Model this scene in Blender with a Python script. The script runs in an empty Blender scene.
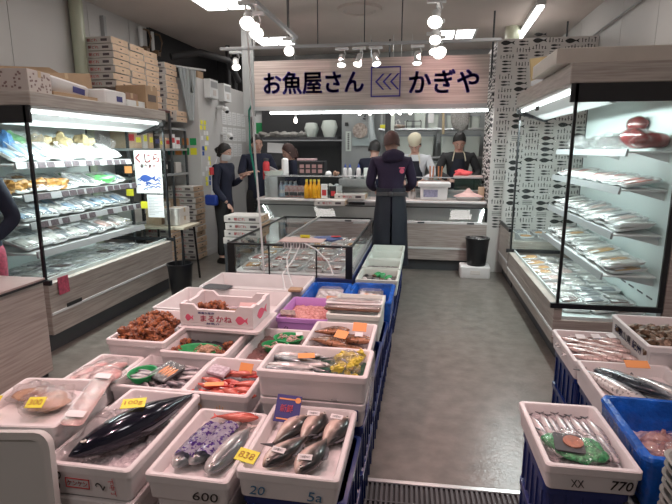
import bpy, bmesh, math, random
from math import pi, sin, cos, radians
from mathutils import Vector, Matrix, noise

SC = bpy.context.scene
COL = bpy.context.collection
random.seed(7)

# ---------------------------------------------------------------- camera, light, exposure
cam_data = bpy.data.cameras.new('camera')
cam = bpy.data.objects.new('camera', cam_data)
COL.objects.link(cam)
cam.location = (0, 0, 1.6)
PHI = math.atan(102 / 500)
THE = math.atan(89 * cos(PHI) / 500)
cam.rotation_euler = (pi / 2 - PHI, 0, THE)
cam_data.sensor_width = 36
cam_data.lens = 500 / 672 * 36
cam_data.clip_start = 0.05
SC.camera = cam

SC.view_settings.view_transform = 'Standard'
SC.view_settings.look = 'None'
SC.view_settings.gamma = 1
SC.view_settings.use_curve_mapping = False
SC.view_settings.exposure = 0.0

world = bpy.data.worlds.new('World')
SC.world = world
world.use_nodes = True
bgn = world.node_tree.nodes['Background']
bgn.inputs[0].default_value = (0.85, 0.82, 0.85, 1)
bgn.inputs[1].default_value = 0.05


def area(name, loc, rot, sx, sy, power, col=(1, 1, 1), spread=pi):
    d = bpy.data.lights.new(name, 'AREA')
    d.shape = 'RECTANGLE'
    d.size = sx
    d.size_y = sy
    d.energy = power
    d.color = col
    d.spread = spread
    o = bpy.data.objects.new(name, d)
    COL.objects.link(o)
    o.location = loc
    o.rotation_euler = rot
    return o


def spot(name, loc, target, power, col, size=60, blend=0.6, rad=0.03):
    d = bpy.data.lights.new(name, 'SPOT')
    d.energy = power
    d.color = col
    d.spot_size = radians(size)
    d.spot_blend = blend
    d.shadow_soft_size = rad
    o = bpy.data.objects.new(name, d)
    COL.objects.link(o)
    o.location = loc
    v = Vector(target) - Vector(loc)
    o.rotation_euler = v.to_track_quat('-Z', 'Y').to_euler()
    return o


COOL = (0.86, 1.0, 0.98)
PINK = (1.0, 0.60, 0.585)
WARM = (1.0, 0.86, 0.78)
# recessed ceiling panels (in view) and the same fittings over the shop behind the camera
for (x, y) in ((-2.42, 6.0), (-2.42, 8.15), (0.38, 8.15), (-2.42, 1.8), (0.9, 1.8), (-2.42, 3.9), (0.9, 4.6)):
    area('ceiling_panel_light', (x, y, 3.27), (0, 0, 0), 0.5, 0.5, 11 if y < 7 else 7, (1.0, 0.93, 0.88))
# canopy tubes of the refrigerated cases
area('left_case_tube', (-2.90, 4.3, 1.80), (0, radians(14), 0), 0.06, 1.85, 36, COOL)
area('right_case_tube', (1.05, 4.9, 1.93), (0, radians(-14), 0), 0.06, 2.0, 36, COOL)
area('sign_tube_light', (-0.68, 6.80, 2.10), (radians(20), 0, 0), 2.7, 0.05, 12, (0.95, 1.0, 1.0))
area('kitchen_ceiling_light', (-0.6, 8.1, 3.2), (0, 0, 0), 2.5, 0.3, 9, (0.9, 0.97, 1.0))
area('fill_light_behind', (-0.9, -1.2, 3.2), (radians(25), 0, 0), 1.6, 0.6, 20, (1.0, 0.88, 0.84))  # unseen fill added behind the camera to lift the box fronts
for z, x in ((1.44, -3.16), (1.19, -3.12), (0.97, -3.09), (0.74, -3.06)):
    area('left_shelf_fill', (x, 4.15, z), (0, radians(25), 0), 0.02, 1.4, 2.2, COOL)  # added fill under each left shelf, no lamp is fitted there
for z, x in ((1.54, 1.47), (1.27, 1.45), (0.94, 1.43), (0.63, 1.40)):
    area('right_shelf_fill', (x, 4.9, z), (0, radians(-25), 0), 0.02, 1.8, 2.2, COOL)  # same added fill beneath the right-hand shelves, without fittings
# spots: on the sign and down on the boxes
spot('track_spot', (-0.98, 5.95, 2.60), (-1.28, 6.68, 2.52), 44, PINK, 95)
spot('track_spot', (-0.58, 5.95, 2.60), (-0.30, 6.68, 2.45), 48, PINK, 80)
spot('track_spot', (-0.10, 5.95, 2.62), (0.05, 6.68, 2.40), 28, PINK, 80)
spot('track_spot', (-2.24, 5.95, 2.56), (-1.6, 6.9, 1.1), 20, WARM, 80)
spot('track_spot', (-1.44, 4.3, 2.66), (-1.2, 5.2, 0.6), 95, PINK, 80)
spot('track_spot', (0.05, 4.5, 2.66), (-0.5, 3.6, 0.5), 40, PINK, 80)
spot('track_spot', (-0.75, 5.95, 2.60), (-0.3, 7.0, 0.9), 30, PINK, 70)
spot('track_spot', (-1.4, 2.6, 2.7), (-1.2, 2.9, 0.5), 66, PINK, 90)
spot('track_spot', (-1.4, 1.4, 2.7), (-1.1, 1.7, 0.5), 56, PINK, 90)
spot('track_spot', (-0.3, 1.6, 2.7), (-0.5, 1.9, 0.5), 54, PINK, 90)
spot('track_spot', (0.1, 2.9, 2.7), (-0.5, 2.8, 0.5), 30, PINK, 80)
spot('track_spot', (1.3, 2.0, 2.7), (1.2, 2.4, 0.5), 44, PINK, 90)


# ---------------------------------------------------------------- mesh helpers
def rr(w, d, r, n=3):
    r = min(r, w / 2 - 1e-4, d / 2 - 1e-4)
    out = []
    for cx, cy, a0 in ((w / 2 - r, d / 2 - r, 0), (-w / 2 + r, d / 2 - r, pi / 2),
                       (-w / 2 + r, -d / 2 + r, pi), (w / 2 - r, -d / 2 + r, 1.5 * pi)):
        for k in range(n + 1):
            a = a0 + pi / 2 * k / n
            out.append((cx + r * cos(a), cy + r * sin(a)))
    return out


class MB:
    def __init__(s):
        s.bm = bmesh.new()

    def face(s, vs, mi=0):
        try:
            f = s.bm.faces.new(vs)
            f.material_index = mi
            return f
        except ValueError:
            return None

    def box(s, x0, x1, y0, y1, z0, z1, mi=0, bev=0.0):
        vs = [s.bm.verts.new(p) for p in ((x0, y0, z0), (x1, y0, z0), (x1, y1, z0), (x0, y1, z0),
                                          (x0, y0, z1), (x1, y0, z1), (x1, y1, z1), (x0, y1, z1))]
        fs = [s.face([vs[i] for i in q], mi) for q in ((0, 3, 2, 1), (4, 5, 6, 7), (0, 1, 5, 4), (1, 2, 6, 5), (2, 3, 7, 6), (3, 0, 4, 7))]
        if bev > 0:
            es = set(e for f in fs for e in f.edges)
            bmesh.ops.bevel(s.bm, geom=list(es), offset=bev, segments=2, affect='EDGES', profile=0.5)
        return s

    def prism(s, pts, axis, a, b, mi=0):
        """polygon pts (2D) extruded along axis from a to b"""
        def mk(p, t):
            if axis == 'x': return (t, p[0], p[1])
            if axis == 'y': return (p[0], t, p[1])
            return (p[0], p[1], t)
        A = [s.bm.verts.new(mk(p, a)) for p in pts]
        B = [s.bm.verts.new(mk(p, b)) for p in pts]
        n = len(pts)
        s.face(A[::-1], mi)
        s.face(B, mi)
        for i in range(n):
            s.face([A[i], A[(i + 1) % n], B[(i + 1) % n], B[i]], mi)
        return s

    def loft(s, loops, mi=0, cap=True, closed=True):
        L = [[s.bm.verts.new(p) for p in lp] for lp in loops]
        n = len(L[0])
        for a, b in zip(L, L[1:]):
            for i in range(n if closed else n - 1):
                s.face([a[i], a[(i + 1) % n], b[(i + 1) % n], b[i]], mi)
        if cap:
            s.face(L[0][::-1], mi)
            s.face(L[-1], mi)
        return L

    def rloft(s, levels, cx=0, cy=0, mi=0, n=3):
        """levels: (w, d, z, r)"""
        return s.loft([[(cx + x, cy + y, z) for x, y in rr(w, d, r, n)] for w, d, z, r in levels], mi)

    def tube(s, pts, r, n=8, mi=0, r2=None):
        pts = [Vector(p) for p in pts]
        loops = []
        up = Vector((0.013, 0.021, 1))
        m = len(pts)
        for i, p in enumerate(pts):
            t = (pts[min(i + 1, m - 1)] - pts[max(i - 1, 0)]).normalized()
            u = t.cross(up)
            if u.length < 1e-3: u = t.cross(Vector((1, 0.01, 0)))
            u.normalize()
            v = t.cross(u).normalized()
            rad = r if r2 is None else r + (r2 - r) * i / (m - 1)
            loops.append([tuple(p + (u * cos(2 * pi * k / n) + v * sin(2 * pi * k / n)) * rad) for k in range(n)])
        s.loft(loops, mi)
        return s

    def cyl(s, x, y, z0, z1, r, r2=None, n=16, mi=0):
        r2 = r if r2 is None else r2
        s.loft([[(x + r * cos(2 * pi * k / n), y + r * sin(2 * pi * k / n), z0) for k in range(n)],
                [(x + r2 * cos(2 * pi * k / n), y + r2 * sin(2 * pi * k / n), z1) for k in range(n)]], mi)
        return s

    def lathe(s, prof, x=0, y=0, n=16, mi=0):
        s.loft([[(x + r * cos(2 * pi * k / n), y + r * sin(2 * pi * k / n), z) for k in range(n)] for r, z in prof], mi)
        return s

    def blob(s, c, rad, seg=10, rings=7, amp=0.0, freq=20, mi=0, seed=0, rot=None):
        loops = []
        M = rot or Matrix.Identity(3)
        for j in range(rings + 1):
            th = max(0.06, min(pi - 0.06, pi * j / rings))
            lp = []
            for k in range(seg):
                a = 2 * pi * k / seg
                d = Vector((sin(th) * cos(a), sin(th) * sin(a), -cos(th)))
                p = Vector((d.x * rad[0], d.y * rad[1], d.z * rad[2]))
                if amp:
                    p *= 1 + amp * noise.noise(p * freq + Vector((seed * 3.1, seed * 1.7, seed)))
                lp.append(tuple(M @ p + Vector(c)))
            loops.append(lp)
        s.loft(loops, mi)
        return s

    def build(s, name, mats, parent=None, smooth=False, loc=None, rot=None, label=None, angle=40):
        bmesh.ops.recalc_face_normals(s.bm, faces=s.bm.faces[:])
        me = bpy.data.meshes.new(name)
        s.bm.to_mesh(me)
        s.bm.free()
        if not isinstance(mats, (list, tuple)): mats = [mats]
        for m in mats: me.materials.append(m)
        if smooth:
            me.shade_smooth()
            try: me.set_sharp_from_angle(angle=radians(angle))
            except Exception: pass
        o = bpy.data.objects.new(name, me)
        COL.objects.link(o)
        if parent: o.parent = parent
        if loc: o.location = loc
        if rot: o.rotation_euler = rot
        if label: o['label'] = label
        return o


def tag(o, label, cat, group=None, kind=None):
    o['label'] = label
    o['category'] = cat
    if group: o['group'] = group
    elif 'group' in o: del o['group']
    if kind: o['kind'] = kind
    return o


def thing(name, label, cat, loc=(0, 0, 0), rz=0, group=None, rot=None):
    o = bpy.data.objects.new(name, None)
    COL.objects.link(o)
    o.location = loc
    o.rotation_euler = rot or (0, 0, rz)
    o.empty_display_size = 0.05
    return tag(o, label, cat, group)


def dup(root, loc, rot=(0, 0, 0), label=None, group=None, scale=None):
    def cp(o, par):
        c = o.copy()
        COL.objects.link(c)
        c.parent = par
        for ch in list(o.children):
            cp(ch, c)
        return c
    r = cp(root, None)
    r.location = loc
    r.rotation_euler = rot if isinstance(rot, (tuple, list)) else (0, 0, rot)
    if scale: r.scale = scale if isinstance(scale, (tuple, list)) else (scale,) * 3
    if label: r['label'] = label
    if group: r['group'] = group
    return r


class Proto:
    """first use moves the source itself, later uses copy it"""
    def __init__(s, root): s.root, s.used = root, False

    def put(s, loc, rot=(0, 0, 0), label=None, group=None, scale=None):
        if isinstance(rot, (int, float)): rot = (0, 0, rot)
        if not s.used:
            s.used = True
            r = s.root
            r.location = loc
            r.rotation_euler = rot
            if scale: r.scale = scale if isinstance(scale, (tuple, list)) else (scale,) * 3
            if label: r['label'] = label
            if group: r['group'] = group
            return r
        d = dup(s.root, loc, rot, label, group)
        d.scale = (scale if isinstance(scale, (tuple, list)) else (scale,) * 3) if scale else (1, 1, 1)
        if not group and 'group' in d: del d['group']
        return d


def struct(name, mb, mat, smooth=False):
    o = mb.build(name, mat, smooth=smooth)
    o['kind'] = 'structure'
    return o


def text(s, name, mat, parent, centre, rot, w=None, h=None, bold=0.0, ext=0.001, shear=0, label=None):
    cu = bpy.data.curves.new('t', 'FONT')
    cu.body = s
    cu.size = 1
    cu.resolution_u = 3
    cu.shear = shear
    tmp = bpy.data.objects.new('t', cu)
    COL.objects.link(tmp)
    dg = bpy.context.evaluated_depsgraph_get()
    me = bpy.data.meshes.new_from_object(tmp.evaluated_get(dg))
    bpy.data.objects.remove(tmp)
    xs = [v.co.x for v in me.vertices]
    ys = [v.co.y for v in me.vertices]
    cx, cy = (min(xs) + max(xs)) / 2, (min(ys) + max(ys)) / 2
    bw, bh = max(xs) - min(xs), max(ys) - min(ys)
    sx = w / bw if w else None
    sy = h / bh if h else None
    if sx is None: sx = sy
    if sy is None: sy = sx
    bm = bmesh.new()
    bm.from_mesh(me)
    for v in bm.verts:
        v.co = Vector(((v.co.x - cx) * sx, (v.co.y - cy) * sy, 0))
    r = bmesh.ops.extrude_face_region(bm, geom=bm.faces[:])
    for g in r['geom']:
        if isinstance(g, bmesh.types.BMVert): g.co.z += ext
    if bold:
        base = [v.co.copy() for v in bm.verts]
        bm.verts.index_update()
        fcs = [[v.index for v in f.verts] for f in bm.faces]
        d = bold * (h or w) * 0.9
        for q in range(4):
            off = Vector((d * cos(pi / 4 + q * pi / 2), d * sin(pi / 4 + q * pi / 2), 0))
            nv = [bm.verts.new(c + off) for c in base]
            for f in fcs: bm.faces.new([nv[i] for i in f])
    bm.to_mesh(me)
    bm.free()
    me.materials.clear()
    me.materials.append(mat)
    for p in me.polygons: p.material_index = 0
    me.name = name
    o = bpy.data.objects.new(name, me)
    COL.objects.link(o)
    o.parent = parent
    o.location = centre
    o.rotation_euler = rot
    if label: o['label'] = label
    return o


FRONT = (pi / 2, 0, 0)          # faces -y
TO_XP = (pi / 2, 0, pi / 2)     # faces +x
TO_XM = (pi / 2, 0, -pi / 2)    # faces -x

# ---------------------------------------------------------------- materials
M = {}


def mat(name, col, rough=0.5, metal=0.0, spec=0.5, var=0.0, vscale=20, stretch=(1, 1, 1), bump=0.0, bscale=60,
        col2=None, emit=None, estr=0, trans=0, alpha=None, coat=0, ramp=(0.35, 0.65), detail=3, sss=0):
    m = bpy.data.materials.new(name)
    m.use_nodes = True
    nt = m.node_tree
    b = nt.nodes['Principled BSDF']
    b.inputs['Base Color'].default_value = (*col, 1)
    b.inputs['Roughness'].default_value = rough
    b.inputs['Metallic'].default_value = metal
    b.inputs['Specular IOR Level'].default_value = spec
    b.inputs['Coat Weight'].default_value = coat
    if sss:
        b.inputs['Subsurface Weight'].default_value = sss
        b.inputs['Subsurface Radius'].default_value = (0.01, 0.006, 0.004)
    if emit:
        b.inputs['Emission Color'].default_value = (*emit, 1)
        b.inputs['Emission Strength'].default_value = estr
    tc = mp = None
    if var or col2 or bump:
        tc = nt.nodes.new('ShaderNodeTexCoord')
        mp = nt.nodes.new('ShaderNodeMapping')
        mp.inputs['Scale'].default_value = stretch
        nt.links.new(tc.outputs['Object'], mp.inputs['Vector'])
    if var or col2:
        n = nt.nodes.new('ShaderNodeTexNoise')
        n.inputs['Scale'].default_value = vscale
        n.inputs['Detail'].default_value = detail
        nt.links.new(mp.outputs[0], n.inputs['Vector'])
        r = nt.nodes.new('ShaderNodeValToRGB')
        r.color_ramp.elements[0].position = ramp[0]
        r.color_ramp.elements[1].position = ramp[1]
        c2 = col2 or tuple(c * (1 - var) for c in col)
        r.color_ramp.elements[0].color = (*c2, 1)
        r.color_ramp.elements[1].color = (*col, 1)
        nt.links.new(n.outputs['Fac'], r.inputs[0])
        nt.links.new(r.outputs[0], b.inputs['Base Color'])
    if bump:
        n2 = nt.nodes.new('ShaderNodeTexNoise')
        n2.inputs['Scale'].default_value = bscale
        n2.inputs['Detail'].default_value = 4
        nt.links.new(mp.outputs[0], n2.inputs['Vector'])
        bp = nt.nodes.new('ShaderNodeBump')
        bp.inputs['Strength'].default_value = bump
        bp.inputs['Distance'].default_value = 0.01
        nt.links.new(n2.outputs['Fac'], bp.inputs['Height'])
        nt.links.new(bp.outputs[0], b.inputs['Normal'])
    M[name] = m
    return m


def clear(name, tint=(1, 1, 1), gloss=0.12, rough=0.03, bump=0, bscale=40, milky=0.0, mcol=(0.8, 0.8, 0.8)):
    """thin clear sheet: transparent mixed with gloss (and a little white haze of its own)"""
    m = bpy.data.materials.new(name)
    m.use_nodes = True
    nt = m.node_tree
    nt.nodes.clear()
    out = nt.nodes.new('ShaderNodeOutputMaterial')
    tr = nt.nodes.new('ShaderNodeBsdfTransparent')
    tr.inputs[0].default_value = (*tint, 1)
    gl = nt.nodes.new('ShaderNodeBsdfGlossy')
    gl.inputs['Roughness'].default_value = rough
    lw = nt.nodes.new('ShaderNodeLayerWeight')
    lw.inputs['Blend'].default_value = 0.5
    pw = nt.nodes.new('ShaderNodeMath')
    pw.operation = 'POWER'
    pw.inputs[1].default_value = 4
    nt.links.new(lw.outputs['Facing'], pw.inputs[0])
    ad = nt.nodes.new('ShaderNodeMath')
    ad.operation = 'MULTIPLY_ADD'
    ad.inputs[1].default_value = 0.6
    ad.inputs[2].default_value = gloss
    nt.links.new(pw.outputs[0], ad.inputs[0])
    mx = nt.nodes.new('ShaderNodeMixShader')
    nt.links.new(ad.outputs[0], mx.inputs[0])
    nt.links.new(tr.outputs[0], mx.inputs[1])
    nt.links.new(gl.outputs[0], mx.inputs[2])
    last = mx
    if milky:
        df = nt.nodes.new('ShaderNodeBsdfDiffuse')
        df.inputs[0].default_value = (*mcol, 1)
        m2 = nt.nodes.new('ShaderNodeMixShader')
        m2.inputs[0].default_value = milky
        nt.links.new(mx.outputs[0], m2.inputs[1])
        nt.links.new(df.outputs[0], m2.inputs[2])
        last = m2
    if bump:
        tc = nt.nodes.new('ShaderNodeTexCoord')
        n2 = nt.nodes.new('ShaderNodeTexNoise')
        n2.inputs['Scale'].default_value = bscale
        nt.links.new(tc.outputs['Object'], n2.inputs['Vector'])
        bp = nt.nodes.new('ShaderNodeBump')
        bp.inputs['Strength'].default_value = bump
        bp.inputs['Distance'].default_value = 0.01
        nt.links.new(n2.outputs['Fac'], bp.inputs['Height'])
        nt.links.new(bp.outputs[0], gl.inputs['Normal'])
        nt.links.new(bp.outputs[0], lw.inputs['Normal'])
    nt.links.new(last.outputs[0], out.inputs[0])
    M[name] = m
    return m


mat('foam', (0.76, 0.73, 0.73), 0.45, bump=0.08, bscale=250, var=0.05, vscale=9)
mat('foam_grey', (0.62, 0.68, 0.63), 0.45, bump=0.08, bscale=250)
mat('concrete', (0.205, 0.186, 0.165), 0.28, col2=(0.112, 0.10, 0.088), vscale=9, bump=0.15, bscale=35, detail=12, ramp=(0.25, 0.75))
mat('wallpanel', (0.55, 0.54, 0.53), 0.5, var=0.06, vscale=1.5)
mat('ceiling', (0.62, 0.55, 0.51), 0.7, var=0.05, vscale=2)
mat('darkceil', (0.25, 0.24, 0.23), 0.8)
mat('kitchenwall', (0.36, 0.38, 0.38), 0.4, var=0.15, vscale=2)
mat('wood', (0.46, 0.40, 0.37), 0.45, col2=(0.30, 0.25, 0.23), vscale=3, stretch=(1.2, 1.2, 26), detail=5)
mat('wood_y', (0.47, 0.42, 0.38), 0.45, col2=(0.33, 0.28, 0.25), vscale=3, stretch=(1.2, 1.2, 26), detail=5)
mat('signwood', (0.60, 0.52, 0.48), 0.5, col2=(0.44, 0.37, 0.335), vscale=2.2, stretch=(0.5, 1, 26), detail=4, ramp=(0.4, 0.6))
mat('whitemetal', (0.72, 0.73, 0.73), 0.35, spec=0.5)
mat('caseback', (0.66, 0.74, 0.73), 0.35)
mat('steel', (0.55, 0.55, 0.55), 0.28, metal=0.9, bump=0.03, bscale=80)
mat('rail', (0.40, 0.41, 0.42), 0.35, metal=0.3)
mat('black', (0.012, 0.012, 0.014), 0.35)
mat('blackmatte', (0.02, 0.02, 0.022), 0.7)
mat('darkgrey', (0.06, 0.062, 0.068), 0.55)
mat('navyplastic', (0.02, 0.035, 0.16), 0.4)
mat('blueplastic', (0.004, 0.02, 0.13), 0.3, bump=0.1, bscale=30)
mat('bluefilm', (0.01, 0.13, 0.62), 0.22, bump=0.9, bscale=28, var=0.4, vscale=14)
mat('purple', (0.50, 0.25, 0.62), 0.4)
mat('letterblue', (0.06, 0.045, 0.33), 0.5)
mat('inkblack', (0.02, 0.02, 0.02), 0.6)
mat('inkblue', (0.05, 0.17, 0.30), 0.6)
mat('inknavy', (0.04, 0.04, 0.20), 0.6)
mat('inkred', (0.55, 0.04, 0.05), 0.6)
mat('inkpink', (0.75, 0.13, 0.22), 0.6)
mat('inkorange', (0.75, 0.40, 0.10), 0.6)
mat('paper', (0.78, 0.78, 0.78), 0.6)
mat('tagorange', (0.85, 0.36, 0.12), 0.45)
mat('tagyellow', (0.85, 0.80, 0.05), 0.4)
mat('tagdark', (0.10, 0.075, 0.085), 0.5, var=0.5, vscale=60)
mat('green', (0.02, 0.33, 0.10), 0.35)
mat('greendark', (0.02, 0.11, 0.07), 0.5)
mat('cardboard', (0.42, 0.28, 0.17), 0.7, var=0.12, vscale=6)
mat('crateboard', (0.60, 0.43, 0.30), 0.65, var=0.15, vscale=8)
mat('boxside', (0.62, 0.58, 0.55), 0.6)
mat('pipe', (0.48, 0.52, 0.40), 0.35)
mat('navy', (0.011, 0.014, 0.034), 0.85, bump=0.3, bscale=30)
mat('navyhood', (0.022, 0.014, 0.042), 0.85, bump=0.3, bscale=30)
mat('apron', (0.012, 0.016, 0.028), 0.5)
mat('skin', (0.55, 0.33, 0.26), 0.5, sss=0.05)
mat('hairblack', (0.012, 0.010, 0.010), 0.5, bump=0.5, bscale=90)
mat('hairbrown', (0.055, 0.022, 0.018), 0.5, bump=0.5, bscale=90)
mat('cream', (0.66, 0.60, 0.45), 0.8, bump=0.2, bscale=40)
mat('whitecloth', (0.62, 0.63, 0.66), 0.8, bump=0.2, bscale=40)
mat('lampglow', (1, 1, 1), 0.5, emit=(1.0, 0.97, 0.94), estr=7)
mat('spotglow', (1, 1, 1), 0.5, emit=(1.0, 0.93, 0.84), estr=14)
mat('tubeglow', (1, 1, 1), 0.5, emit=(0.93, 1.0, 0.99), estr=8)
mat('film_green', (0.35, 0.42, 0.42), 0.3)
mat('ice', (0.72, 0.66, 0.68), 0.15, bump=0.9, bscale=70, col2=(0.40, 0.36, 0.39), vscale=45, coat=0.5)
clear('glass', (0.965, 0.985, 0.98), 0.025, 0.0)
clear('film', (0.99, 0.99, 0.99), 0.05, 0.12, bump=0.7, bscale=35, milky=0.04, mcol=(.9, .9, .9))
clear('bag', (0.98, 0.975, 0.975), 0.09, 0.12, bump=1.0, bscale=45, milky=0.07, mcol=(.85, .8, .8))
clear('acrylic', (0.9, 0.93, 0.93), 0.03, 0.02)
clear('frost', (0.85, 0.88, 0.88), 0.08, 0.3, milky=0.45, mcol=(0.6, 0.66, 0.68))

# ---------------------------------------------------------------- the setting
CEIL = 3.3
mb = MB(); mb.box(-6, 4, -3, 12, -0.1, 0); struct('floor', mb, M['concrete'])
# drain grate with its kerb across the aisle
dr = thing('drain_grate', 'dark slotted steel drain grate set in the grey aisle floor', 'drain grate', (0.12, 2.04, 0), radians(2))
mb = MB(); mb.box(-0.62, 0.62, -0.15, 0.15, 0.0, 0.004); mb.build('trough', M['blackmatte'], dr)
mb = MB()
for k in range(52): mb.box(-0.60 + k * 0.0235, -0.588 + k * 0.0235, -0.14, 0.14, 0.004, 0.014)
for yy in (-0.14, 0.0, 0.132): mb.box(-0.61, 0.61, yy, yy + 0.008, 0.004, 0.015)
mb.build('grille', M['darkgrey'], dr)
mb = MB(); mb.box(-0.62, 0.62, 0.15, 0.175, 0.0, 0.008, bev=0.002); mb.build('kerb', M['steel'], dr)

mb = MB(); mb.box(-6, 4, -3, 12, CEIL, CEIL + 0.1); struct('ceiling', mb, M['ceiling'])
# left wall built of vertical panels with joints
mb = MB()
ys = [-3, 0.9, 2.1, 3.3, 4.5, 5.7, 6.55, 7.6]
for a, b in zip(ys, ys[1:]): mb.box(-4.1, -3.95, a + 0.004, b - 0.004, 0, CEIL)
mb.box(-4.11, -3.96, -3, 7.6, 0, CEIL)
struct('wall_left', mb, M['wallpanel'])
mb = MB()
ys = [-3, 1.0, 2.2, 3.4, 4.6, 5.2, 6.1, 7.6, 9.4]
for a, b in zip(ys, ys[1:]): mb.box(2.0, 2.15, a + 0.004, b - 0.004, 0, 4.4)
mb.box(2.01, 2.16, -3, 9.4, 0, 4.4)
struct('wall_right', mb, M['wallpanel'])
mb = MB(); mb.box(-6, 4, 9.4, 9.5, 0, 4.4); struct('wall_back', mb, M['kitchenwall'])
mb = MB(); mb.box(-6, 4, -3.1, -3, 0, CEIL); struct('wall_front', mb, M['wallpanel'])
# pale partition that carries the notices, seen edge on, and its end
mb = MB(); mb.box(-3.9, -3.25, 7.05, 9.38, 0, 2.62, bev=0.004); struct('wall_partition', mb, M['wallpanel'])
mb = MB(); mb.box(-3.245, -3.235, 7.1, 9.3, 0.0, 0.10); struct('baseboard_partition', mb, M['wallpanel'])
mb = MB(); mb.box(-3.95, -3.25, 9.39, 9.399, 2.62, CEIL); struct('shade_sheet_1', mb, M['blackmatte'])  # thin black sheet painting the darkness over the partition's far end
# ceiling of the fish corner is lower and darker above the sign

# patterned panel at the end of the counter
pp = thing('patterned_divider', 'tall white panel printed all over with small dark fish and lettering', 'wall panel', (0, 0, 0))
mb = MB(); mb.box(0.835, 1.99, 6.76, 7.7, 0.0, 2.93, bev=0.003); mb.build('panel_body', mat('wallpaper', (0.66, 0.62, 0.60), 0.55), pp)
rng = random.Random(3)


def fish_poly(mb, f, cx, cz, L, H):
    n = 9
    up = [(cx - L / 2 + L * 0.8 * k / n, cz + H / 2 * sin(pi * min(1, (k / n) ** 0.8))) for k in range(n + 1)]
    dn = [(cx - L / 2 + L * 0.8 * k / n, cz - H / 2 * sin(pi * min(1, (k / n) ** 0.8))) for k in range(n, 0, -1)]
    f(mb, up[:-1] + [(cx + L * 0.28, cz + H * 0.12), (cx + L / 2, cz + H * 0.42), (cx + L * 0.42, cz), (cx + L / 2, cz - H * 0.42), (cx + L * 0.28, cz - H * 0.12)] + dn[1:-1])


def on_front(mb, pts): mb.prism(pts, 'y', 6.757, 6.7605)


def on_side(mb, pts): mb.prism([(6.76 + (p[0] - 0.835), p[1]) for p in pts], 'x', 0.832, 0.836)


mb = MB()
for f, x0, x1 in ((on_front, 0.86, 1.97), (on_side, 0.86, 1.74)):
    ncol = 6
    cw = (x1 - x0) / ncol
    for c in range(ncol):
        z = 0.6
        cx = x0 + cw * (c + 0.5)
        while z < 2.88:
            kind = rng.choice('FFbbtttteb')
            if kind == 'F':
                fish_poly(mb, f, cx, z + 0.025, cw * 0.9, 0.055); z += 0.075
                if rng.random() < 0.4: fish_poly(mb, f, cx, z + 0.018, cw * 0.8, 0.04); z += 0.06
            elif kind == 'b':
                for i in range(2):
                    fish_poly(mb, f, cx, z + 0.012, cw * 0.62, 0.022); z += 0.036
                z += 0.01
            elif kind == 't':
                for i in range(5):
                    xx = cx - cw * 0.38 + i * cw * 0.19
                    hh = rng.uniform(0.03, 0.06)
                    f(mb, [(xx - .004, z), (xx + .004, z), (xx + .004, z + hh), (xx - .004, z + hh)])
                    if rng.random() < .7:
                        zz = z + hh * rng.random()
                        f(mb, [(xx - .012, zz), (xx + .012, zz), (xx + .012, zz + .007), (xx - .012, zz + .007)])
                z += 0.075
            else:
                for i in range(3):
                    zz = z + i * 0.02
                    f(mb, [(cx - cw * .35, zz), (cx + cw * .3, zz), (cx + cw * .3, zz + .007), (cx - cw * .35, zz + .007)])
                z += 0.07
o = mb.build('printed_pattern', M['inkblack'], pp)

# pipes
mb = MB(); mb.cyl(-3.87, 5.39, 0, CEIL, 0.072, n=24); mb.cyl(-3.87, 5.39, 2.2, 2.24, 0.076, n=24)
tag(mb.build('drain_pipe', M['pipe'], smooth=True), 'thick pale green vertical pipe beside the left wall', 'pipe')
mb = MB(); mb.cyl(1.16, 7.85, 2.0, 4.3, 0.1, n=24); mb.cyl(1.16, 7.85, 3.0, 3.03, 0.106, n=24)
tag(mb.build('support_pipe', M['pipe'], smooth=True), 'olive round pipe rising behind the patterned panel', 'pipe')
# thin stay on the right wall
mb = MB(); mb.tube([(1.97, 7.74, 2.95), (1.97, 5.4, 3.0)], 0.012); mb.tube([(1.97, 7.74, 2.95), (1.97, 7.76, 2.6)], 0.012)
tag(mb.build('wall_stay', M['rail'], smooth=True), 'thin grey metal rod running along the right wall near the ceiling', 'rod')
for i, (x, y) in enumerate(((1.84, 7.66), (0.8, 6.95))):
    mb = MB(); mb.cyl(x, y, 2.5, CEIL, 0.012, n=8)
    tag(mb.build('ceiling_rod', M['darkgrey']), ['thin dark rod beside the right end of the patterned panel', 'thin dark rod between the sign and the patterned panel'][i], 'rod')

# left wall cable strip + conduits near the ceiling
mb = MB(); mb.box(-3.95, -3.90, 5.93, 5.98, 2.3, 3.2)
tag(mb.build('cable_duct', M['rail']), 'narrow grey cable duct on the wall above the stacked boxes', 'duct')
for i, y in enumerate((6.75, 7.05)):
    cd = thing('conduit', ['white conduit with a brown bracket, the nearer of the pair', 'white conduit with a brown bracket, the farther of the pair'][i], 'conduit', (-3.9, y, 0))
    mb = MB(); mb.tube([(0, 0, 2.3), (0, 0, 3.25)], 0.03, 10); mb.build('tube', M['whitemetal'], cd, True)
    mb = MB(); mb.tube([(0.0, 0, 3.0), (0.12, 0, 2.98), (0.15, 0, 3.1), (0.12, 0, 3.2), (0.05, 0, 3.22)], 0.014, 8); mb.box(-0.04, 0.1, -0.04, 0.04, 2.92, 2.99)
    mb.build('bracket', mat('brownmetal', (0.16, 0.10, 0.06), 0.5), cd, True)

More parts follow.
